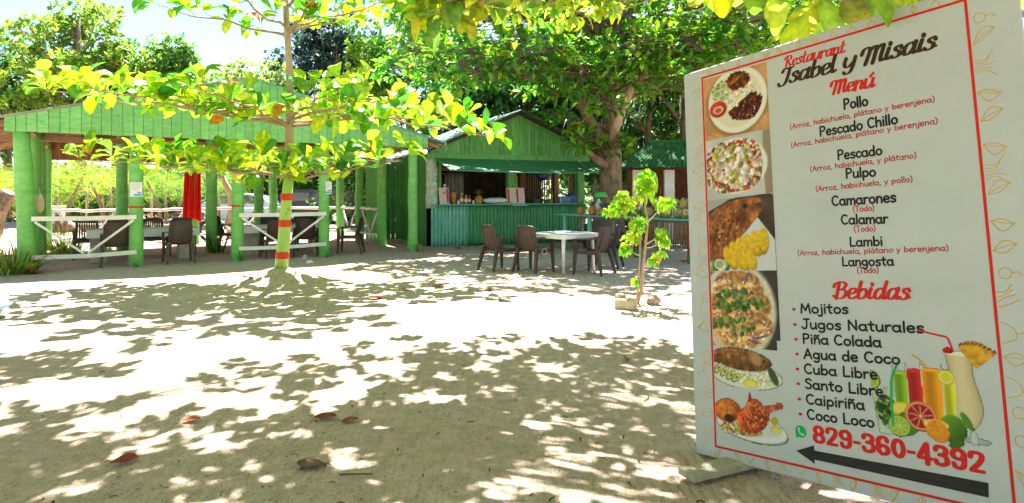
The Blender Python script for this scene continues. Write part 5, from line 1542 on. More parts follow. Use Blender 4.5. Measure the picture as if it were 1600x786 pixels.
# low dark shrubs between
def shrub(px, Y, w, h, n, table, label, seed):
    x = (px-800)/F*Y
    e = empty('shrub', (x, Y, 0), 0, label, 'shrub', 'shrubs beyond the pavilion')
    g_ = np.random.default_rng(seed)
    m = MB()
    for k in range(4): m.tube([(g_.uniform(-.2, .2), 0, 0), (g_.uniform(-w*.4, w*.4), g_.uniform(-.3, .3), h*.7)], .03, 6)
    m.build('stems', M['bark'], e)
    d = g_.normal(0, 1, (n, 3))
    d /= np.linalg.norm(d, axis=1)[:, None]
    lump = 1+.25*np.sin(d[:, 0]*7+seed)+.2*np.sin(d[:, 2]*9+d[:, 1]*5)
    P_ = d*np.array([w, w*.6, h*.55])*(lump*g_.uniform(.5, 1, n)**.5)[:, None]+np.array([0, 0, h*.5])
    P_[:, 2] = np.maximum(P_[:, 2], .05)
    leaves('foliage', P_, d+g_.normal(0, .5, (n, 3)), g_.normal(0, .6, (n, 3))+np.array([0, 0, .8]), g_.uniform(.14, .28, n), pal(n, table), MID, e, M['leaf_far'])
DK = [(4, (.035, .12, .03)), (3, (.06, .18, .035)), (1, (.13, .28, .05))]
LT = [(4, (.12, .30, .05)), (3, (.2, .38, .06)), (1, (.3, .45, .08))]
for i, (px, Y, w, h, tb_, lb) in enumerate([(-30, 34, 2.6, 2.4, DK, 'dark shrub at the far left behind the leaning trunk'), (40, 33, 2.2, 2.0, DK, 'dark shrub behind the left corner posts'), (118, 30, 1.7, 1.3, LT, 'low light green shrub right of the white bucket'),
        (165, 31, 1.6, 1.5, LT, 'low light green shrub behind the left table'), (215, 33, 2.2, 2.4, DK, 'dark shrub behind the post with the notice'), (285, 33, 2.2, 2.6, DK, 'dark shrub directly behind the red cloth'), (350, 34, 2.4, 2.6, DK, 'dark shrub left of the parked car'),
        (1010, 24.5, 2.2, 3.0, DK, 'dark shrub behind the cane fence'), (700, 26, 2.6, 3.0, DK, 'dark shrub behind the plank shed'), (590, 27, 2.4, 3.2, DK, 'dark shrub between the hedge and the plank shed')]):
    shrub(px, Y, w, h, 1700, tb_, lb, 60+i)
# old dark stump trunk seen under the pavilion
sm = empty('buttressed_trunk', (-16.9, 28.2, 0), 0, 'broad dark buttressed trunk far behind the slat backed chairs', 'trunk')
MB().tube([(0, 0, -.1), (0, 0, .25), (.05, 0, .7), (.05, 0, 1.4), (.1, 0, 2.6), (.2, .1, 4.2)], [1.15, .75, .5, .42, .38, .3], 14, jit=.1).build('stem', mat('dark_bark', (.035, .028, .022), (.08, .065, .05), 3, .9, .8, 10), sm, True)
for i, (px, Y, h, r, lb) in enumerate([(135, 27, 1.9, .06, 'thin brown stake left of the dark buttressed trunk'), (160, 27, 1.5, .06, 'thin pale stake in front of the dark buttressed trunk'), (236, 30, 1.7, .07, 'thin brown stake behind the second front post'), (290, 31, 1.4, .07, 'thin brown stake just left of the red cloth')]):
    e = empty('fence_stake', ((px-800)/F*Y, Y, 0), 0, lb, 'stake', 'stakes far behind the pavilion')
    MB().tube([(0, 0, 0), (.03, 0, h*.5), (.0, 0, h)], [r, r*.9, r*.8], 8, jit=.08).build('stem', M['bark_pale'], e, True)
    MB().tube([(-.35, 0, h*.72), (.35, 0, h*.75)], .012, 5).build('crosspiece', M['bark_pale'], e)
# hanging screw pines behind the stall
def screwpine(px, Y, zs, label, seed, n=190, table=None):
    x = (px-800)/F*Y
    e = empty('screw_pine', (x, Y, 0), 0, label, 'palm', 'screw pines behind the stall')
    MB().tube([(0, 0, -.1), (.1, 0, zs*.5), (0, 0, zs)], [.16, .12, .1], 9, jit=.06).build('trunk', M['bark'], e, True)
    g_ = np.random.default_rng(seed)
    hd = [(0, 0, zs)]+[(g_.uniform(-1.2, 1.2), g_.uniform(-.6, .4), zs-g_.uniform(-.3, 1.8)) for k in range(4)]
    m = MB()
    for q in hd[1:]: m.tube([(0, 0, zs*.7), q], [.07, .05], 7)
    m.build('arms', M['bark'], e, True)
    P_, D_, L_ = [], [], []
    for q in hd:
        for k in range(n//5):
            a, el = g_.uniform(0, 6.28), g_.uniform(-.2, 1.4)
            P_.append(q); D_.append((math.cos(a)*math.cos(el), math.sin(a)*math.cos(el), math.sin(el))); L_.append(g_.uniform(.9, 1.7))
    blades('crown', P_, D_, L_, .065, g_.uniform(.5, 1.25, len(P_)), pal(len(P_), table or [(4, (.03, .09, .02)), (2, (.06, .15, .03)), (1, (.14, .24, .05))]), e, n=7)
screwpine(1010, 22.9, 5.2, 'screw pine with long drooping dark leaves directly above the stall roof', 71)
screwpine(1065, 23.2, 5.6, 'screw pine with long drooping dark leaves partly behind the menu sign', 72)
screwpine(1125, 23.4, 5.4, 'screw pine with drooping dark leaves hidden mostly by the menu sign', 73)
screwpine(962, 23.6, 4.6, 'screw pine with drooping dark leaves just right of the big trunk', 74)
screwpine(890, 23.8, 4.2, 'bluish palm with stiff leaves between the kiosk gable and the big trunk', 75, 150, [(3, (.02, .05, .07)), (2, (.035, .08, .10))])
# the wood that closes the view
n = 52000
xx, yy = rng.uniform(-75, 75, n), rng.uniform(44, 62, n)
hh = 3.0+1.6*smooth_noise(xx, yy*0, 6, 80)+1.0*smooth_noise(xx, yy*0, 2.2, 81)
near_l = np.where(xx < -6, 1.0, 2.6)
zz = rng.uniform(0, 1, n)**.8*hh*near_l
leaves_o = leaves('far_wood', np.stack([xx, yy, zz], 1), rng.normal(0, 1, (n, 3)), rng.normal(0, .7, (n, 3))+np.array([0, -.3, .7]), rng.uniform(.4, .75, n), pal(n, [(4, (.05, .14, .035)), (3, (.08, .2, .045)), (2, (.16, .3, .06))]), MID, None, M['leaf_far'])
tag(leaves_o, 'mass of green woodland closing the view far behind everything', 'woodland', kind='stuff')

# ------------------------------------------------------------------ the menu sign
sg_ = empty('menu_sign', (0, 0, 0), 0, 'large white printed restaurant menu sign leaning back on the sand in the right foreground', 'sign')
U_, N_s, V_ = (Vector(a) for a in ((.600206, -.792219, .110194), (.799825, .593469, -.089858), (.005790, .142069, .989840)))
O_ = Vector((1.12766, 3.62, .09321))
sg_.matrix_world = Matrix(((U_.x, N_s.x, V_.x, O_.x), (U_.y, N_s.y, V_.y, O_.y), (U_.z, N_s.z, V_.z, O_.z), (0, 0, 0, 1)))
S0, S1, T0, T1 = -.136, 1.556, -.063, 2.166
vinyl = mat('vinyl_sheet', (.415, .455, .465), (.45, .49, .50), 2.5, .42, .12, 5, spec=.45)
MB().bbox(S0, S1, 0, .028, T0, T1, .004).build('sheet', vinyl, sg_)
for (a, b, c, d) in ((S0+.01, S1-.01, T0+.005, T0+.05), (S0+.01, S1-.01, T1-.05, T1-.005), (S0+.01, S0+.05, T0+.052, T1-.052), (S1-.05, S1-.01, T0+.052, T1-.052), (.69, .73, T0+.052, T1-.052)):
    MB().bbox(a, b, .029, .068, c, d, .003).build('frame_bar', M['pale_wood'], sg_)
# feet and props, laid out in world space and carried into the sign's own space
inv_ = sg_.matrix_world.inverted()
def wbox(name, a, b, w, h, mm):
    d = (Vector(b)-Vector(a)).normalized()
    side = d.cross(Vector((0, 0, 1))).normalized()
    return MB().sweep([inv_ @ Vector(a), inv_ @ Vector(b)], w, h, inv_.to_3x3() @ side).build(name, mm, sg_)
Yf = 3.42
fa = Vector((.895, 3.36, .045))
fdir = Vector((.90, .43, 0)).normalized()
wbox('foot_board', fa, fa+fdir*1.25, .125, .03, mat('bare_board', (.34, .30, .235), (.46, .41, .33), 3, .8, .3, 14, (6, 6, 1)))
wbox('prop', fa+fdir*1.2+Vector((0, 0, .03)), O_+U_*.02+V_*1.5+N_s*.07, .05, .03, M['pale_wood'])
wbox('prop', O_+U_*1.2+N_s*.9+Vector((0, 0, -.2)), O_+U_*1.3+V_*1.5+N_s*.07, .05, .03, M['pale_wood'])

INK = {'red': mat('red_ink', (.55, .022, .018), None, rough=.5, spec=.12), 'brown': mat('dark_brown_ink', (.045, .025, .012), None, rough=.5, spec=.12), 'black': mat('black_ink', (.022, .022, .020), None, rough=.5, spec=.12),
       'note': mat('note_red_ink', (.40, .03, .02), None, rough=.5, spec=.12), 'gold': mat('gold_ink', (.58, .34, .03), None, rough=.5, spec=.12), 'wa': mat('green_ink', (.01, .36, .09), None, rough=.5, spec=.12), 'white': mat('white_ink', (.50, .525, .52), None, rough=.5, spec=.12),
       'arrow': mat('arrow_black_ink', (.012, .012, .011), (.035, .033, .03), 6, .4, stretch=(1, 1, 24), spec=.2)}
def cat_rom(p, sub=7):
    p = [np.array(q, float) for q in p]
    if len(p) < 3: return np.array(p)
    q = [2*p[0]-p[1]]+p+[2*p[-1]-p[-2]]
    o_ = []
    for i in range(1, len(q)-2):
        for t in np.linspace(0, 1, sub, endpoint=False):
            a, b, c, d = q[i-1], q[i], q[i+1], q[i+2]
            o_.append(.5*(2*b+(c-a)*t+(2*a-5*b+4*c-d)*t*t+(3*b-a-3*c+d)*t**3))
    o_.append(p[-1])
    return np.array(o_)
class Ink:
    """strokes and filled shapes printed on the sheet; every piece sits a hair in front of the one before"""
    def __init__(s, y0=.0006): s.mb, s.y, s.k = MB(), y0, 0
    def lay(s):
        s.k += 1
        return -(s.y+.000015*(s.k % 60))
    def poly(s, pts):
        y = s.lay()
        s.mb.add([(x, y, z) for x, z in pts], [tuple(range(len(pts)))])
    def disc(s, x, z, rx, rz=None, n=14, a=0):
        rz = rz or rx
        s.poly([(x+rx*math.cos(2*math.pi*k/n)*math.cos(a)-rz*math.sin(2*math.pi*k/n)*math.sin(a), z+rx*math.cos(2*math.pi*k/n)*math.sin(a)+rz*math.sin(2*math.pi*k/n)*math.cos(a)) for k in range(n)])
    def stroke(s, p, w, pen=None, caps=True):
        p = np.asarray(p, float)
        if len(p) < 2: return
        d = np.gradient(p, axis=0)
        d /= np.maximum(np.linalg.norm(d, axis=1, keepdims=True), 1e-9)
        nn = np.stack([-d[:, 1], d[:, 0]], 1)
        ww = np.full(len(p), w/2.)
        if pen: ww = .5*(pen[0]+(pen[1]-pen[0])*np.abs(d[:, 1])**1.3)
        a, b = p+nn*ww[:, None], p-nn*ww[:, None]
        y = s.lay()
        n = len(p)
        s.mb.add([(q[0], y, q[1]) for q in a]+[(q[0], y, q[1]) for q in b], [(i, n+i, n+i+1, i+1) for i in range(n-1)])
        if caps:
            s.disc(*p[0], ww[0], n=10); s.disc(*p[-1], ww[-1], n=10)
    def build(s, name, ink, parent=sg_): return s.mb.build(name, INK[ink], parent)

def EL(cx, cy, rx, ry, a0=0, a1=360, n=13): return [(cx+rx*math.cos(R(a0+(a1-a0)*k/(n-1))), cy+ry*math.sin(R(a0+(a1-a0)*k/(n-1)))) for k in range(n)]
X = .62
HAND = {   # single stroke marker lettering: advance width, strokes
 'a': (.60, [EL(.27, .30, .23, .29, 60, 420), [(.50, .60), (.49, .2), (.56, .0)]]), 'b': (.58, [[(.08, 1.0), (.07, .5), (.07, .02)], EL(.29, .29, .22, .28, 150, -210)]),
 'c': (.50, [EL(.29, .30, .23, .29, 45, 320)]), 'd': (.60, [EL(.27, .29, .22, .28, 30, 390), [(.50, 1.0), (.50, .5), (.52, .0)]]),
 'e': (.54, [[(.06, .30), (.25, .31), (.46, .34), (.42, .53), (.26, .60), (.10, .50), (.05, .28), (.14, .06), (.30, .0), (.47, .08)]]),
 'g': (.58, [EL(.27, .32, .22, .27, 40, 400), [(.49, .58), (.50, .1), (.46, -.22), (.28, -.32), (.10, -.24)]]), 'h': (.56, [[(.08, 1.0), (.07, .5), (.07, .0)], [(.07, .32), (.18, .54), (.34, .60), (.45, .48), (.47, .2), (.48, .0)]]),
 'i': (.20, [[(.10, .60), (.09, .3), (.10, .0)], [(.10, .86), (.10, .88)]]), 'j': (.26, [[(.17, .60), (.18, .2), (.15, -.2), (.02, -.30), (-.1, -.22)], [(.17, .86), (.17, .88)]]),
 'l': (.20, [[(.10, 1.0), (.09, .5), (.10, .0)]]), 'm': (.84, [[(.07, .60), (.08, .3), (.07, .0)], [(.07, .36), (.18, .55), (.31, .59), (.40, .46), (.41, .0)], [(.41, .36), (.52, .55), (.65, .59), (.74, .46), (.76, .0)]]),
 'n': (.56, [[(.07, .60), (.08, .3), (.07, .0)], [(.07, .32), (.18, .54), (.34, .60), (.45, .48), (.47, .2), (.48, .0)]]), 'o': (.58, [EL(.29, .30, .23, .29, 90, 450)]),
 'p': (.58, [[(.08, .58), (.07, .1), (.07, -.32)], EL(.29, .31, .22, .28, 150, -210)]), 'r': (.42, [[(.07, .60), (.08, .3), (.07, .0)], [(.07, .30), (.15, .50), (.28, .60), (.40, .56)]]),
 's': (.48, [[(.42, .52), (.30, .60), (.13, .56), (.09, .43), (.22, .33), (.38, .25), (.40, .10), (.26, .0), (.06, .06)]]), 't': (.44, [[(.20, .90), (.19, .4), (.22, .08), (.36, .02)], [(.02, .62), (.2, .63), (.40, .63)]]),
 'u': (.56, [[(.07, .60), (.07, .2), (.16, .02), (.32, .03), (.46, .22)], [(.47, .60), (.47, .3), (.50, .0)]]), 'v': (.5, [[(.04, .6), (.24, 0), (.46, .6)]]), 'y': (.52, [[(.04, .60), (.12, .3), (.25, .06)], [(.46, .60), (.34, .25), (.2, -.1), (.08, -.32)]]),
 'z': (.50, [[(.06, .58), (.42, .59)], [(.42, .59), (.06, .02)], [(.06, .02), (.46, .03)]]),
 'A': (.72, [[(.04, .0), (.36, 1.0)], [(.36, 1.0), (.66, .0)], [(.16, .34), (.56, .36)]]), 'C': (.68, [EL(.38, .50, .32, .48, 50, 310)]), 'L': (.56, [[(.10, 1.0), (.09, .5), (.09, .02)], [(.09, .02), (.52, .04)]]),
 'J': (.62, [[(.42, 1.0), (.43, .4), (.36, .06), (.18, .0), (.05, .16)], [(.2, 1.0), (.62, 1.0)]]), 'M': (.84, [[(.06, .0), (.14, .98)], [(.14, .98), (.41, .28)], [(.41, .28), (.68, .98)], [(.68, .98), (.78, .0)]]),
 'N': (.74, [[(.09, .0), (.10, .98)], [(.10, .98), (.62, .04)], [(.62, .04), (.63, 1.0)]]), 'P': (.62, [[(.10, 1.0), (.09, .5), (.09, .0)], [(.10, .97), (.36, 1.0), (.54, .84), (.50, .62), (.32, .50), (.10, .48)]]),
 'S': (.60, [[(.52, .86), (.36, 1.0), (.14, .92), (.10, .72), (.28, .56), (.48, .42), (.50, .16), (.30, .0), (.06, .10)]]), 'T': (.64, [[(.02, .98), (.62, .98)], [(.32, .97), (.31, .5), (.32, .0)]]),
 'R': (.64, [[(.10, 1.0), (.09, .0)], [(.10, .97), (.38, 1.0), (.52, .82), (.40, .58), (.10, .5)], [(.26, .5), (.56, .0)]]), '(': (.30, [[(.26, 1.05), (.10, .75), (.06, .35), (.14, .0), (.26, -.18)]]), ')': (.30, [[(.04, 1.05), (.20, .75), (.24, .35), (.16, .0), (.04, -.18)]]),
 ',': (.22, [[(.12, .04), (.10, -.06), (.03, -.18)]]), ' ': (.34, [])}
HAND['á'] = (HAND['a'][0], HAND['a'][1]+[[(.24, .78), (.36, .96)]])
HAND['ñ'] = (HAND['n'][0], HAND['n'][1]+[[(.08, .78), (.18, .88), (.32, .80), (.44, .90)]])
SCRIPT = {  # broad pen brush script
 'e': (.44, [[(.04, .28), (.24, .32), (.36, .46), (.28, .62), (.12, .56), (.04, .3), (.12, .04), (.26, .0), (.42, .12)]]), 's': (.42, [[(.34, .50), (.26, .64), (.12, .56), (.14, .42), (.28, .28), (.26, .08), (.10, .0), (-.02, .12)], [(.24, .06), (.42, .12)]]),
 't': (.36, [[(.16, .98), (.10, .4), (.12, .06), (.24, .0), (.38, .12)], [(-.06, .62), (.34, .66)]]), 'a': (.56, [[(.40, .50), (.28, .63), (.11, .52), (.04, .24), (.12, .02), (.26, .06), (.40, .32)], [(.44, .64), (.40, .22), (.44, .02), (.58, .12)]]),
 'u': (.58, [[(.06, .62), (.03, .22), (.12, .0), (.26, .06), (.42, .34)], [(.46, .62), (.42, .22), (.46, .02), (.60, .12)]]), 'r': (.42, [[(.06, .62), (.05, .3), (.05, .0)], [(.06, .34), (.16, .56), (.30, .65), (.38, .52)]]),
 'n': (.56, [[(.06, .62), (.05, .3), (.05, .0)], [(.06, .32), (.20, .58), (.34, .62), (.40, .46), (.37, .14), (.43, .02), (.57, .12)]]), 'i': (.26, [[(.10, .62), (.05, .22), (.10, .02), (.25, .10)], [(.13, .84), (.12, .90)]]),
 'b': (.48, [[(.10, 1.02), (.06, .5), (.08, .06), (.22, .0), (.38, .16), (.40, .42), (.28, .60), (.09, .44)]]), 'l': (.26, [[(.10, 1.02), (.05, .4), (.10, .02), (.25, .10)]]),
 'y': (.54, [[(.06, .62), (.03, .32), (.12, .12), (.26, .14), (.42, .38)], [(.46, .62), (.42, .15), (.34, -.2), (.17, -.3), (.05, -.18)]]), 'd': (.56, [[(.40, .50), (.28, .63), (.11, .52), (.04, .24), (.12, .02), (.26, .06), (.40, .32)], [(.47, 1.02), (.41, .4), (.44, .02), (.58, .12)]]),
 'R': (.62, [[(.14, .96), (.12, .5), (.10, .0)], [(-.10, .72), (-.02, .92), (.24, 1.02), (.46, .90), (.42, .64), (.16, .50)], [(.20, .50), (.36, .26), (.46, .02), (.62, .12)]]), 'B': (.60, [[(.14, .96), (.12, .5), (.10, .0)], [(-.10, .72), (-.02, .92), (.26, 1.02), (.46, .86), (.36, .60), (.16, .54)], [(.16, .54), (.44, .50), (.52, .26), (.38, .02), (.14, .0), (-.06, .14)]]),
 'M': (.88, [[(-.12, .62), (-.06, .88), (.10, .96), (.20, .80), (.15, .3), (.10, .0)], [(.18, .66), (.34, .94), (.46, .88), (.44, .4), (.40, .0)], [(.45, .66), (.62, .94), (.74, .88), (.70, .3), (.74, .02), (.90, .12)]]), 'I': (.40, [[(-.08, .78), (.04, .98), (.26, .94), (.46, 1.0)], [(.28, .94), (.24, .4), (.14, .0), (-.06, -.10), (-.18, .06)]]), ' ': (.3, [])}
SCRIPT['ú'] = (SCRIPT['u'][0], SCRIPT['u'][1]+[[(.28, .78), (.42, 1.0)]])
def letters(text, font, p0, p1, cap, ink, name, w=.12, pen=None, slant=0, track=.06, y0=.0006):
    adv = sum(font[c][0]+track for c in text)-track
    L0 = math.hypot(p1[0]-p0[0], p1[1]-p0[1])
    sx = L0/adv
    ax = np.array([(p1[0]-p0[0])/L0, (p1[1]-p0[1])/L0])
    I_ = Ink(y0)
    x = 0
    for c in text:
        a, strokes = font[c]
        for s_ in strokes:
            q = cat_rom(s_) if len(s_) > 2 else np.array([s_[0], ((s_[0][0]+s_[1][0])/2, (s_[0][1]+s_[1][1])/2), s_[1]], float)
            px_ = (x+q[:, 0]+slant*q[:, 1])*sx
            pz_ = q[:, 1]*cap
            P2 = np.stack([p0[0]+px_*ax[0], p0[1]+px_*ax[1]+pz_], 1)
            I_.stroke(P2, w*cap, (pen[0]*cap, pen[1]*cap) if pen else None)
        x += a+track
    return I_.build(name, ink)
PEN = (.07, .20)
letters('Restaurant', SCRIPT, (.528, 2.036), (.845, 2.026), .055, 'red', 'title_lettering', pen=(.09, .21), slant=.18, track=.0)
letters('Isabel y Misais', SCRIPT, (.505, 1.945), (1.245, 1.930), .083, 'brown', 'title_lettering', pen=(.09, .25), slant=.18, track=.0)
letters('Menú', SCRIPT, (.768, 1.830), (.972, 1.818), .068, 'red', 'title_lettering', pen=(.10, .25), slant=.16, track=.0)
letters('Bebidas', SCRIPT, (.715, .822), (1.055, .822), .076, 'red', 'title_lettering', pen=(.09, .24), slant=.16, track=.0)
for (tx, a, b, c) in (('Pollo', (.822, 1.740), (.938, 1.735), .050), ('Pescado Chillo', (.694, 1.628), (1.063, 1.622), .047), ('Pescado', (.776, 1.495), (.985, 1.488), .046), ('Pulpo', (.810, 1.399), (.950, 1.391), .046), ('Camarones', (.733, 1.271), (1.030, 1.262), .047),
                      ('Calamar', (.773, 1.177), (.988, 1.167), .045), ('Lambi', (.807, 1.068), (.957, 1.066), .043), ('Langosta', (.764, .976), (.999, .974), .042)):
    letters(tx, HAND, a, b, c, 'black', 'dish_lettering', w=.20)
for (tx, a, b, c) in (('(Arroz, habichuela, plátano y berenjena)', (.537, 1.694), (1.221, 1.690), .026), ('(Arroz, habichuela, plátano y berenjena)', (.538, 1.596), (1.225, 1.590), .026), ('(Arroz, habichuela, y plátano)', (.633, 1.455), (1.129, 1.451), .026),
                      ('(Arroz, habichuela, y pollo)', (.656, 1.351), (1.105, 1.346), .026), ('(Todo)', (.833, 1.232), (.931, 1.230), .027), ('(Todo)', (.831, 1.137), (.930, 1.134), .027), ('(Arroz, habichuela, plátano y berenjena)', (.541, 1.034), (1.223, 1.032), .025), ('(Todo)', (.833, .941), (.930, .942), .027)):
    letters(tx, HAND, a, b, c, 'note', 'dish_note_lettering', w=.17)
for (tx, a, b) in (('Mojitos', (.539, .745), (.780, .751)), ('Jugos Naturales', (.540, .669), (1.102, .680)), ('Piña Colada', (.542, .596), (.919, .606)), ('Agua de Coco', (.543, .523), (.994, .537)), ('Cuba Libre', (.541, .450), (.893, .461)),
                   ('Santo Libre', (.541, .378), (.912, .388)), ('Caipiriña', (.542, .304), (.825, .316)), ('Coco Loco', (.543, .232), (.863, .245))):
    letters(tx, HAND, a, b, .046, 'black', 'drink_lettering', w=.205, y0=.0012)
    I_ = Ink(); I_.disc(a[0]-.035, a[1]+.017, .010, .0075); I_.build('list_dot', 'note')
# phone number in heavy condensed figures
BIG = {'0': [EL(.27, .5, .19, .40, 90, 450, 25)], '2': [[(.07, .72), (.12, .88), (.27, .92), (.42, .86), (.44, .68), (.34, .46), (.10, .12)], [(.06, .09), (.48, .09)]],
       '3': [[(.08, .76), (.14, .89), (.28, .92), (.43, .84), (.43, .64), (.30, .54), (.20, .53)], [(.20, .53), (.34, .52), (.46, .40), (.45, .18), (.30, .08), (.14, .10), (.07, .24)]],
       '4': [[(.37, .92), (.37, .02)], [(.34, .90), (.07, .30)], [(.05, .26), (.52, .26)]], '6': [[(.44, .76), (.38, .90), (.24, .92), (.11, .80), (.08, .5), (.10, .22), (.20, .09)], EL(.27, .30, .19, .21, 90, 450, 21)],
       '8': [EL(.27, .71, .17, .20, 90, 450, 21), EL(.27, .29, .20, .21, 90, 450, 21)], '9': [[(.10, .24), (.16, .10), (.30, .08), (.43, .20), (.46, .5), (.44, .78), (.34, .91)], EL(.27, .70, .19, .21, 90, 450, 21)], '-': [[(.05, .42), (.27, .42)]]}
BIG = {k: (.32 if k == '-' else .55, v) for k, v in BIG.items()}
letters('829-360-4392', BIG, (.568, .124), (1.286, .134), .086, 'red', 'phone_number', w=.20, pen=(.17, .26), track=.05)
I_ = Ink()
I_.poly([(.475, .069), (.570, .112), (.571, .088), (1.291, .104), (1.287, .047), (.568, .045), (.570, .025)])
I_.build('direction_arrow', 'arrow')
# speech bubble with a telephone handset
I_ = Ink(); I_.disc(.506, .166, .034, n=26); I_.poly([(.474, .128), (.474, .158), (.500, .134)]); I_.build('chat_icon_edge', 'white')
I_ = Ink(.0016); I_.disc(.506, .166, .0295, n=26); I_.poly([(.478, .133), (.479, .156), (.498, .139)]); I_.build('chat_icon', 'wa')
I_ = Ink(.0024); I_.stroke(cat_rom([(.495, .178), (.497, .166), (.507, .154), (.519, .151)]), .0065); I_.disc(.4965, .178, .0065, .005, a=1.0); I_.disc(.518, .1525, .0065, .005, a=.4); I_.build('handset', 'white')
# red frame line
I_ = Ink(.0005)
rw = .006
RL = [(0, 0), (1.371, 0), (1.371, 2.110), (0, 2.110)]
for (x0, x1, z0, z1) in ((-rw, 1.371+rw, -rw, rw), (-rw, 1.371+rw, 2.110-rw, 2.110+rw), (-rw, rw, rw, 2.110-rw), (1.371-rw, 1.371+rw, rw, 2.110-rw)):
    I_.poly([(x0, z0), (x1, z0), (x1, z1), (x0, z1)])
I_.build('border_line', 'red')
# gold sketch lines of leaves and fruit growing out of the frame
dr_ = random.Random(5)
I_ = Ink(.0004)
def doodle(x, z, dx, dz):                    # grows outwards from (x, z) along (dx, dz)
    k = dr_.choice('fllcop')
    t_ = (-dz, dx)
    P2 = lambda a, b: (x+dx*a+t_[0]*b, z+dz*a+t_[1]*b)
    w_ = .0034
    if k == 'f':
        for j in range(4): I_.stroke(cat_rom([P2(.012, .02*j-.03), P2(.04, .02*j-.02+dr_.uniform(-.01, .01)), P2(.07+dr_.uniform(-.015, .015), .02*j)]), w_)
    elif k == 'l':
        a = dr_.uniform(-.05, .05)
        I_.stroke(cat_rom([P2(.012, 0), P2(.05, .02+a), P2(.095, a*1.2)]), w_); I_.stroke(cat_rom([P2(.012, 0), P2(.05, -.03+a), P2(.095, a*1.2)]), w_)
        I_.stroke(cat_rom([P2(.015, 0), P2(.05, a*.7), P2(.09, a*1.2)]), w_*.8)
    elif k == 'c':
        I_.stroke(cat_rom([P2(.012, -.04), P2(.06, -.02), P2(.055, .02), P2(.012, .045)]), w_); I_.stroke(cat_rom([P2(.06, 0), P2(.085, .005), P2(.10, .03)]), w_)
    elif k == 'o':
        I_.stroke([P2(.045+.022*math.cos(a), .022*math.sin(a)) for a in np.linspace(0, 6.1, 14)], w_); I_.stroke([P2(.066, 0), P2(.09, .006), P2(.1, -.01)], w_)
    else:
        for j in range(5): I_.stroke(cat_rom([P2(.012, j*.016-.03), P2(.05, j*.012-.02), P2(.06+.03*dr_.random(), j*.03-.05)]), w_*.85)
for k in range(19): doodle(0, .06+k*.109+dr_.uniform(-.02, .02), -1, 0)
for k in range(19): doodle(1.371, .05+k*.109+dr_.uniform(-.02, .02), 1, 0)
for k in range(15): doodle(.03+k*.092, 0, 0, -.58)
for k in range(15): doodle(.06+k*.092, 2.110, 0, .5)
I_.build('leaf_doodles', 'gold')

# ---- printed food pictures: painted on fine meshes lying on the sheet
PRINT = attr_mat('printed_picture', .5, .15)
class Canvas:
    def __init__(s, x0, x1, z0, z1, cell=.0042, bg=None, seed=0):
        s.x0, s.x1, s.z0, s.z1 = x0, x1, z0, z1
        s.nx, s.nz = int((x1-x0)/cell), int((z1-z0)/cell)
        s.X, s.Z = np.meshgrid(np.linspace(x0, x1, s.nx), np.linspace(z0, z1, s.nz))
        s.c = np.zeros((s.nz, s.nx, 3))
        s.m = np.zeros((s.nz, s.nx))
        s.r = np.random.default_rng(seed)
        if bg is not None: s.c[:] = np.array(bg)/255.; s.m[:] = 1
    def noise(s, sc, amp, where=None):
        n = smooth_noise(s.X+5, s.Z+5, sc, int(s.r.integers(1e6)))
        f = 1+amp*n
        s.c *= (f if where is None else np.where(where, f, 1))[..., None]
    def ell(s, cx, cz, rx, rz, col, rot=0, soft=.12, lim=None, shade=0, op=1):
        c_, s_ = math.cos(rot), math.sin(rot)
        dx, dz = s.X-cx, s.Z-cz
        a, b = (dx*c_+dz*s_)/rx, (-dx*s_+dz*c_)/rz
        d = np.sqrt(a*a+b*b)
        k = np.clip((1-d)/soft+.5, 0, 1)*op
        if lim is not None: k = k*lim
        col = np.array(col)/255.
        v = col[None, None]*(1+shade*(-.5*a+.6*b))[..., None] if shade else np.broadcast_to(col, s.c.shape)
        s.c = s.c*(1-k[..., None])+v*k[..., None]
        s.m = np.maximum(s.m, (k > .5))
        return d < 1
    def poly(s, pts, col, shade=0):
        ins = np.zeros(s.X.shape, bool)
        n = len(pts)
        for i in range(n):
            (x1, z1), (x2, z2) = pts[i], pts[(i+1) % n]
            cnd = ((z1 > s.Z) != (z2 > s.Z))
            if z1 != z2: ins ^= cnd & (s.X < (x2-x1)*(s.Z-z1)/(z2-z1)+x1)
        s.c[ins] = np.array(col)/255.
        s.m[ins] = 1
        return ins
    def bits(s, n, cx, cz, rx, rz, size, cols, rot=None, lim=None, shade=.35, asp=(1, 1.6)):
        for k in range(n):
            a, q = s.r.uniform(0, 6.28), math.sqrt(s.r.uniform(0, 1))
            x, z = cx+rx*q*math.cos(a), cz+rz*q*math.sin(a)
            w = s.r.uniform(*size)
            col = np.array(cols[s.r.integers(len(cols))])*s.r.uniform(.82, 1.12)
            s.ell(x, z, w*s.r.uniform(*asp), w, np.clip(col, 0, 255), s.r.uniform(0, 3.1) if rot is None else rot+s.r.normal(0, .2), .25, lim, shade)
    def build(s, name, y=-.0009, fade=None):
        m = s.m if fade is None else s.m*fade
        V = np.stack([s.X, np.full(s.X.shape, y), s.Z], -1).reshape(-1, 3)
        id_ = np.arange(s.nx*s.nz).reshape(s.nz, s.nx)
        Q_ = np.stack([id_[:-1, :-1], id_[:-1, 1:], id_[1:, 1:], id_[1:, :-1]], -1)
        ok = (m[:-1, :-1]+m[:-1, 1:]+m[1:, 1:]+m[1:, :-1]) > 1.9
        col = np.clip(s.c, 0, 1)
        lin = np.where(col <= .04045, col/12.92, ((col+.055)/1.055)**2.4).reshape(-1, 3)*.82
        return np_mesh(name, V, Q_[ok], lin, PRINT, sg_)
SX0, SX1 = .009, .422
WHT = (222, 226, 222)
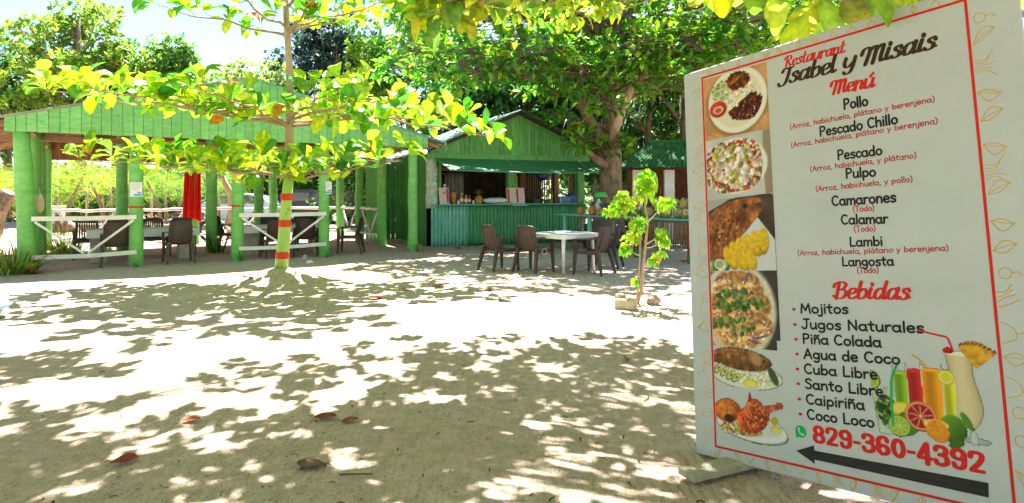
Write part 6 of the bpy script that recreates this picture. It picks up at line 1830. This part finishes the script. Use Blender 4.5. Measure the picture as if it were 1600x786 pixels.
# 1 chicken, rice and beans on a round plate
c = Canvas(SX0, SX1, 1.722, 2.095, bg=(196, 148, 98), seed=1)
c.noise(.06, .12); c.noise(.012, .06)
c.ell(.225, 1.915, .198, .196, (150, 110, 72)); c.ell(.228, 1.925, .190, .190, (232, 230, 222), soft=.05); c.ell(.228, 1.925, .152, .152, (214, 212, 203), soft=.1)
pl_ = c.ell(.226, 1.927, .160, .160, (224, 216, 194), soft=.05)
c.bits(500, .25, 1.94, .11, .09, (.0032, .006), [(238, 228, 200), (226, 212, 178), (246, 240, 220)], asp=(1.2, 2.2))
c.bits(330, .285, 1.875, .115, .072, (.005, .009), [(92, 36, 22), (66, 22, 14), (120, 54, 34), (48, 18, 12)], lim=(np.hypot(c.X-.226, c.Z-1.927) < .165)*((c.X-.15)*.55+1.84-c.Z > -.015), asp=(1.2, 1.9))
c.bits(160, .235, 2.035, .07, .042, (.007, .014), [(128, 66, 26), (96, 44, 18), (158, 92, 40), (70, 32, 14)])
c.bits(120, .118, 1.995, .05, .055, (.006, .013), [(120, 160, 60), (170, 196, 110), (84, 126, 44), (206, 214, 170)])
for q in ((.10, 1.985, .030), (.135, 1.955, .024), (.145, 2.025, .026)): c.ell(q[0], q[1], q[2], q[2]*.9, (214, 198, 208)); c.ell(q[0], q[1], q[2]*.7, q[2]*.6, (150, 176, 98))
c.ell(.103, 1.895, .058, .048, (186, 56, 28), shade=.3); c.ell(.103, 1.89, .036, .024, (222, 176, 168)); c.ell(.103, 1.888, .022, .014, (198, 80, 48))
c.build('food_picture')
# 2 seafood salad in a glass dish
c = Canvas(SX0, SX1, 1.372, 1.720, bg=(196, 200, 196), seed=2)
c.noise(.1, .06)
c.ell(.405, 1.55, .03, .3, (150, 136, 116)); c.ell(.20, 1.548, .20, .158, (228, 232, 232), soft=.06); c.ell(.19, 1.548, .185, .146, (206, 200, 188), soft=.06)
bx_ = (np.abs((c.X-.185)/.182)**3.2+np.abs((c.Z-1.548)/.150)**3.2) < 1
c.bits(900, .185, 1.548, .20, .165, (.006, .0125), [(206, 78, 42), (226, 190, 186), (238, 222, 214), (150, 168, 62), (206, 196, 110), (130, 62, 84), (92, 122, 46), (232, 206, 196), (188, 54, 36)], lim=bx_)
c.bits(60, .20, 1.55, .13, .11, (.014, .021), [(236, 214, 206), (222, 188, 184), (240, 230, 224)], lim=bx_)
c.bits(22, .17, 1.56, .14, .12, (.012, .016), [(156, 160, 58), (182, 176, 82)], lim=bx_)
c.build('food_picture')
# 3 fried whole fish with fried plantain slices
c = Canvas(SX0, SX1, .962, 1.370, bg=(70, 58, 48), seed=3)
c.noise(.08, .3)
c.poly([(.0, .95), (.42, .95), (.42, 1.12), (.33, 1.24), (.25, 1.30), (.05, 1.12)], (206, 214, 216))
c.poly([(.0, 1.30), (.16, 1.365), (.40, 1.372), (.42, 1.36), (.42, 1.372), (0, 1.372)], (168, 172, 168))
f_ = c.poly([(.0, .98), (.0, 1.27), (.06, 1.315), (.16, 1.35), (.27, 1.362), (.345, 1.35), (.352, 1.325), (.33, 1.30), (.352, 1.285), (.325, 1.25), (.26, 1.185), (.18, 1.11), (.10, 1.02), (.06, .98)], (150, 92, 48))
c.noise(.05, .28, f_); c.noise(.017, .22, f_); c.noise(.008, .14, f_)
for k in range(4): c.ell(.045+k*.052, 1.15+k*.028, .008, .085, (82, 42, 20), rot=-.35, soft=.8, lim=f_, op=.75)
c.bits(90, .13, 1.2, .13, .11, (.004, .010), [(196, 138, 76), (110, 60, 28), (176, 112, 56)], rot=.9, lim=f_)
c.ell(.235, 1.25, .02, .055, (102, 56, 26), rot=-.3, soft=.7, lim=f_); c.ell(.25, 1.315, .019, .018, (92, 62, 42)); c.ell(.25, 1.315, .012, .011, (40, 30, 24)); c.ell(.335, 1.318, .02, .006, (84, 44, 24))
for k, (x, z, a) in enumerate(((.145, 1.03, .5), (.185, 1.06, .5), (.225, 1.075, .4), (.265, 1.09, .3), (.31, 1.105, .2), (.35, 1.115, 0), (.21, 1.015, .6), (.265, 1.03, .4))):
    q = c.ell(x, z, .036, .072, (206, 166, 30), rot=a, shade=.25); c.ell(x+.004, z+.004, .026, .054, (224, 186, 44), rot=a, soft=.4); c.noise(.014, .1, q)
c.bits(60, .07, .985, .06, .035, (.008, .016), [(110, 150, 56), (170, 190, 120), (220, 222, 214), (80, 120, 40)])
c.ell(.07, 1.0, .034, .03, (216, 220, 210)); c.ell(.07, 1.0, .025, .021, (152, 178, 110))
c.build('food_picture')
# 4 shrimps with herbs and red onion
c = Canvas(SX0, SX1, .548, .960, bg=(66, 62, 56), seed=4)
c.ell(.17, .75, .235, .26, (222, 218, 206), soft=.1); c.ell(.17, .74, .21, .23, (214, 188, 150), soft=.3)
c.bits(240, .18, .745, .19, .20, (.010, .022), [(214, 158, 92), (226, 184, 124), (196, 132, 70), (232, 206, 166), (206, 148, 84)])
for (x, z, r_) in ((.10, .90, .052), (.26, .885, .058), (.16, .80, .056), (.31, .775, .062), (.06, .745, .055), (.22, .70, .056), (.33, .665, .050), (.11, .64, .05), (.24, .60, .05)):
    for k in range(15):
        a = R(-60+k*17)
        c.ell(x+r_*.62*math.cos(a), z+r_*.62*math.sin(a), r_*.46, r_*.34, np.array((230, 172, 104))*(.86+.2*math.sin(k*1.9)), rot=a, soft=.4, shade=.3)
    c.ell(x, z, r_*.28, r_*.24, (238, 212, 176), soft=.6)
    c.bits(12, x, z, r_*.9, r_*.9, (.003, .006), [(160, 84, 36), (246, 226, 196)])
c.bits(70, .18, .80, .17, .06, (.007, .016), [(88, 120, 48), (60, 96, 36), (120, 150, 70)]); c.bits(42, .14, .66, .13, .05, (.007, .015), [(84, 116, 50), (122, 148, 76)])
for (x, z, a) in ((.07, .925, .5), (.24, .92, 1.1), (.18, .845, .3), (.27, .585, -.2), (.31, .61, .3)): c.ell(x, z, .045, .006, (126, 84, 128), rot=a)
c.noise(.012, .07)
c.build('food_picture', fade=((c.X < .40) | (c.Z > .60)))
# 5 fried fish with rice and avocado
c = Canvas(SX0, SX1, .335, .546, seed=5)
c.ell(.21, .40, .215, .068, (222, 222, 208), soft=.1)
c.bits(300, .27, .40, .13, .045, (.004, .008), [(236, 232, 206), (222, 216, 180), (244, 242, 226), (196, 200, 140)])
f_ = c.ell(.18, .485, .185, .058, (134, 92, 50), rot=-.06, shade=.3)
f2 = c.poly([(.0, .455), (.0, .49), (.06, .515), (.10, .46)], (128, 86, 46))
c.noise(.03, .25, f_ | f2); c.noise(.010, .22, f_ | f2)
for k in range(5): c.ell(.09+k*.045, .485, .004, .05, (84, 50, 24), rot=.25, soft=.8, op=.7)
c.ell(.275, .495, .03, .034, (178, 140, 88), rot=.4, soft=.5); c.ell(.32, .485, .007, .007, (40, 28, 20))
for (x, z, a) in ((.035, .425, .9), (.075, .41, .8), (.115, .395, .7), (.15, .385, .6)):
    c.ell(x, z, .038, .018, (86, 122, 44), rot=a); c.ell(x+.003, z+.002, .033, .013, (206, 210, 130), rot=a); c.ell(x+.004, z+.002, .012, .006, (160, 90, 50), rot=a)
c.ell(.37, .415, .02, .05, (70, 90, 50), rot=.5); c.ell(.235, .365, .045, .024, (214, 198, 60)); c.ell(.235, .362, .036, .017, (232, 224, 128))
c.build('food_picture')
# 6 grilled lobster on an oval plate
c = Canvas(SX0, .44, .035, .335, seed=6)
c.ell(.225, .125, .212, .060, (158, 164, 164), rot=-.05, soft=.1); c.ell(.222, .140, .212, .070, (228, 232, 232), rot=-.05, soft=.08); c.ell(.215, .148, .18, .052, (212, 216, 214), rot=-.05, soft=.12)
c.m *= (c.X > .008)
c.bits(150, .16, .118, .125, .025, (.006, .011), [(206, 172, 100), (176, 138, 72), (226, 204, 150), (140, 112, 60)])
q = c.ell(.085, .205, .085, .062, (196, 92, 34), rot=.15, shade=.3); c.ell(.072, .21, .055, .042, (220, 132, 56), rot=.2, soft=.5); c.ell(.095, .165, .03, .022, (70, 44, 34)); c.noise(.014, .2, q)
q = c.ell(.24, .185, .10, .070, (196, 84, 42), rot=.45, shade=.35); q2 = c.ell(.25, .235, .058, .048, (206, 102, 56), rot=.6, shade=.3)
q3 = c.poly([(.27, .25), (.34, .265), (.41, .285), (.415, .262), (.36, .24), (.31, .205)], (202, 104, 60)); q4 = c.poly([(.215, .27), (.228, .325), (.24, .27)], (160, 66, 34)); c.ell(.395, .272, .022, .015, (178, 72, 38), rot=.3)
c.noise(.02, .25, q | q2 | q3); c.noise(.008, .2, q | q2 | q3)
for k in range(7): c.ell(.19+k*.02, .16+k*.012, .004, .05, (132, 48, 24), rot=.6, soft=.8, op=.7)
c.bits(60, .25, .2, .09, .06, (.003, .006), [(236, 160, 110), (140, 50, 26), (226, 132, 84)], lim=(q | q2).astype(float))
c.ell(.365, .19, .022, .017, (186, 170, 44), rot=.8); c.ell(.372, .15, .032, .02, (206, 190, 60)); c.ell(.372, .146, .025, .014, (226, 218, 120))
c.build('food_picture')
# drinks and fruit beside the list
c = Canvas(.86, 1.385, .185, .700, cell=.0036, seed=7)
G_ = (206, 216, 210)
# hurricane glass with pina colada and a pineapple wedge
c.ell(1.262, .258, .052, .012, (168, 178, 174)); c.ell(1.255, .27, .012, .03, (196, 206, 202))
prof_ = [(.605, .050), (.56, .045), (.52, .043), (.48, .048), (.44, .056), (.40, .060), (.36, .056), (.325, .040), (.305, .022)]
zz_ = c.Z
hw = np.interp(zz_, [p_[0] for p_ in prof_][::-1], [p_[1] for p_ in prof_][::-1])
cx_ = 1.222+.02*(.6-zz_)/.3
gl = (np.abs(c.X-cx_) < hw) & (zz_ < .602) & (zz_ > .305)
c.c[gl] = np.array((222, 206, 162))/255.; c.m[gl] = 1
c.c[gl] *= (1-.18*np.abs((c.X-cx_)/np.maximum(hw, .01))[gl]**2)[:, None]
c.ell(1.222, .602, .051, .010, (238, 232, 214))
q = c.poly([(1.225, .628), (1.26, .655), (1.31, .652), (1.36, .612), (1.285, .545)], (212, 158, 48)); c.noise(.012, .14, q)
for k in range(9): c.ell(1.235+k*.0145, .640+.017*math.sin(k*.39)-.0027*k, .008, .005, (132, 94, 40), rot=.6)
c.ell(1.187, .612, .020, .013, (176, 26, 24), shade=.4)
I_ = [(1.075, .690), (1.19, .665), (1.212, .60)]
# three tall glasses of juice
for (x0, x1, z0, z1, col, top) in ((.955, 1.02, .30, .50, (130, 176, 42), .535), (1.012, 1.085, .29, .515, (196, 44, 44), .55), (1.150, 1.205, .285, .49, (206, 206, 44), .53), (1.073, 1.158, .255, .525, (230, 150, 26), .555)):
    q = c.poly([(x0+.006, z0), (x0, top), (x0+.003, top), (x0+.008, z1), (x1-.008, z1), (x1-.003, top), (x1, top), (x1-.006, z0)], G_)
    q = c.poly([(x0+.008, z0), (x0+.004, z1), (x1-.004, z1), (x1-.008, z0)], col)
    c.c[q] *= (1+.16*np.sin((c.X[q]-x0)/(x1-x0)*6.3+2.2))[:, None]
    c.ell((x0+x1)/2, z1, (x1-x0)/2-.005, .008, np.minimum(255, np.array(col)*1.18))
# mojito
q = c.poly([(.885, .225), (.865, .40), (.925, .43), (.965, .41), (.955, .23)], (186, 198, 178)); c.noise(.02, .1, q)
c.bits(70, .918, .335, .035, .055, (.006, .014), [(58, 92, 34), (92, 126, 54), (150, 170, 120), (44, 72, 28)])
c.ell(.862, .455, .040, .042, (120, 158, 38)); c.ell(.862, .455, .033, .035, (196, 206, 90)); c.ell(.862, .455, .026, .028, (150, 184, 54))
# lemon slice on the rim
c.ell(1.170, .500, .034, .032, (198, 186, 40)); c.ell(1.170, .500, .028, .026, (232, 226, 130)); c.ell(1.170, .500, .022, .020, (222, 206, 60))
# fruit in front
def slice_(x, z, r_, rind, pith, flesh, n=9):
    c.ell(x, z, r_, r_*.97, rind); c.ell(x, z, r_*.90, r_*.87, pith); c.ell(x, z, r_*.82, r_*.79, flesh)
    for k in range(n):
        a = 6.283*k/n+.2
        c.ell(x+r_*.42*math.cos(a), z+r_*.42*math.sin(a), r_*.42, .0022, pith, rot=a, soft=.5, op=.8)
    c.ell(x, z, r_*.1, r_*.1, pith)
c.ell(1.18, .292, .052, .056, (84, 130, 34), shade=.35); c.ell(1.235, .33, .014, .04, (88, 136, 44), rot=.5)
c.ell(.985, .34, .048, .034, (214, 190, 48)); c.ell(.985, .345, .038, .024, (230, 214, 90))
c.ell(1.005, .285, .045, .05, (82, 124, 34))
slice_(1.060, .325, .064, (206, 120, 44), (232, 190, 150), (168, 32, 34))
slice_(.970, .270, .047, (96, 140, 36), (206, 216, 140), (152, 186, 60))
q = c.poly([(1.066, .312), (1.155, .315), (1.168, .27), (1.155, .235), (1.12, .228), (1.085, .25)], (226, 140, 34)); c.ell(1.118, .300, .048, .02, (240, 206, 130)); c.ell(1.12, .282, .040, .036, (230, 150, 40)); c.noise(.009, .08, q)
c.ell(1.19, .232, .03, .014, (70, 110, 34), rot=.4)
c.build('drinks_picture', -.0007)
for (pts, w_, col, nm) in (([(1.075, .692), (1.120, .680), (1.185, .668), (1.192, .66), (1.206, .61)], .008, 'red', 'straw'), ([(.985, .545), (.958, .49), (.948, .45), (.945, .36), (.945, .27)], .010, 'wa', 'straw'), ([(1.045, .582), (1.085, .555), (1.102, .528)], .007, 'gold', 'straw')):
    J_ = Ink(.0016); J_.stroke(np.array(pts), w_); J_.build(nm, col)
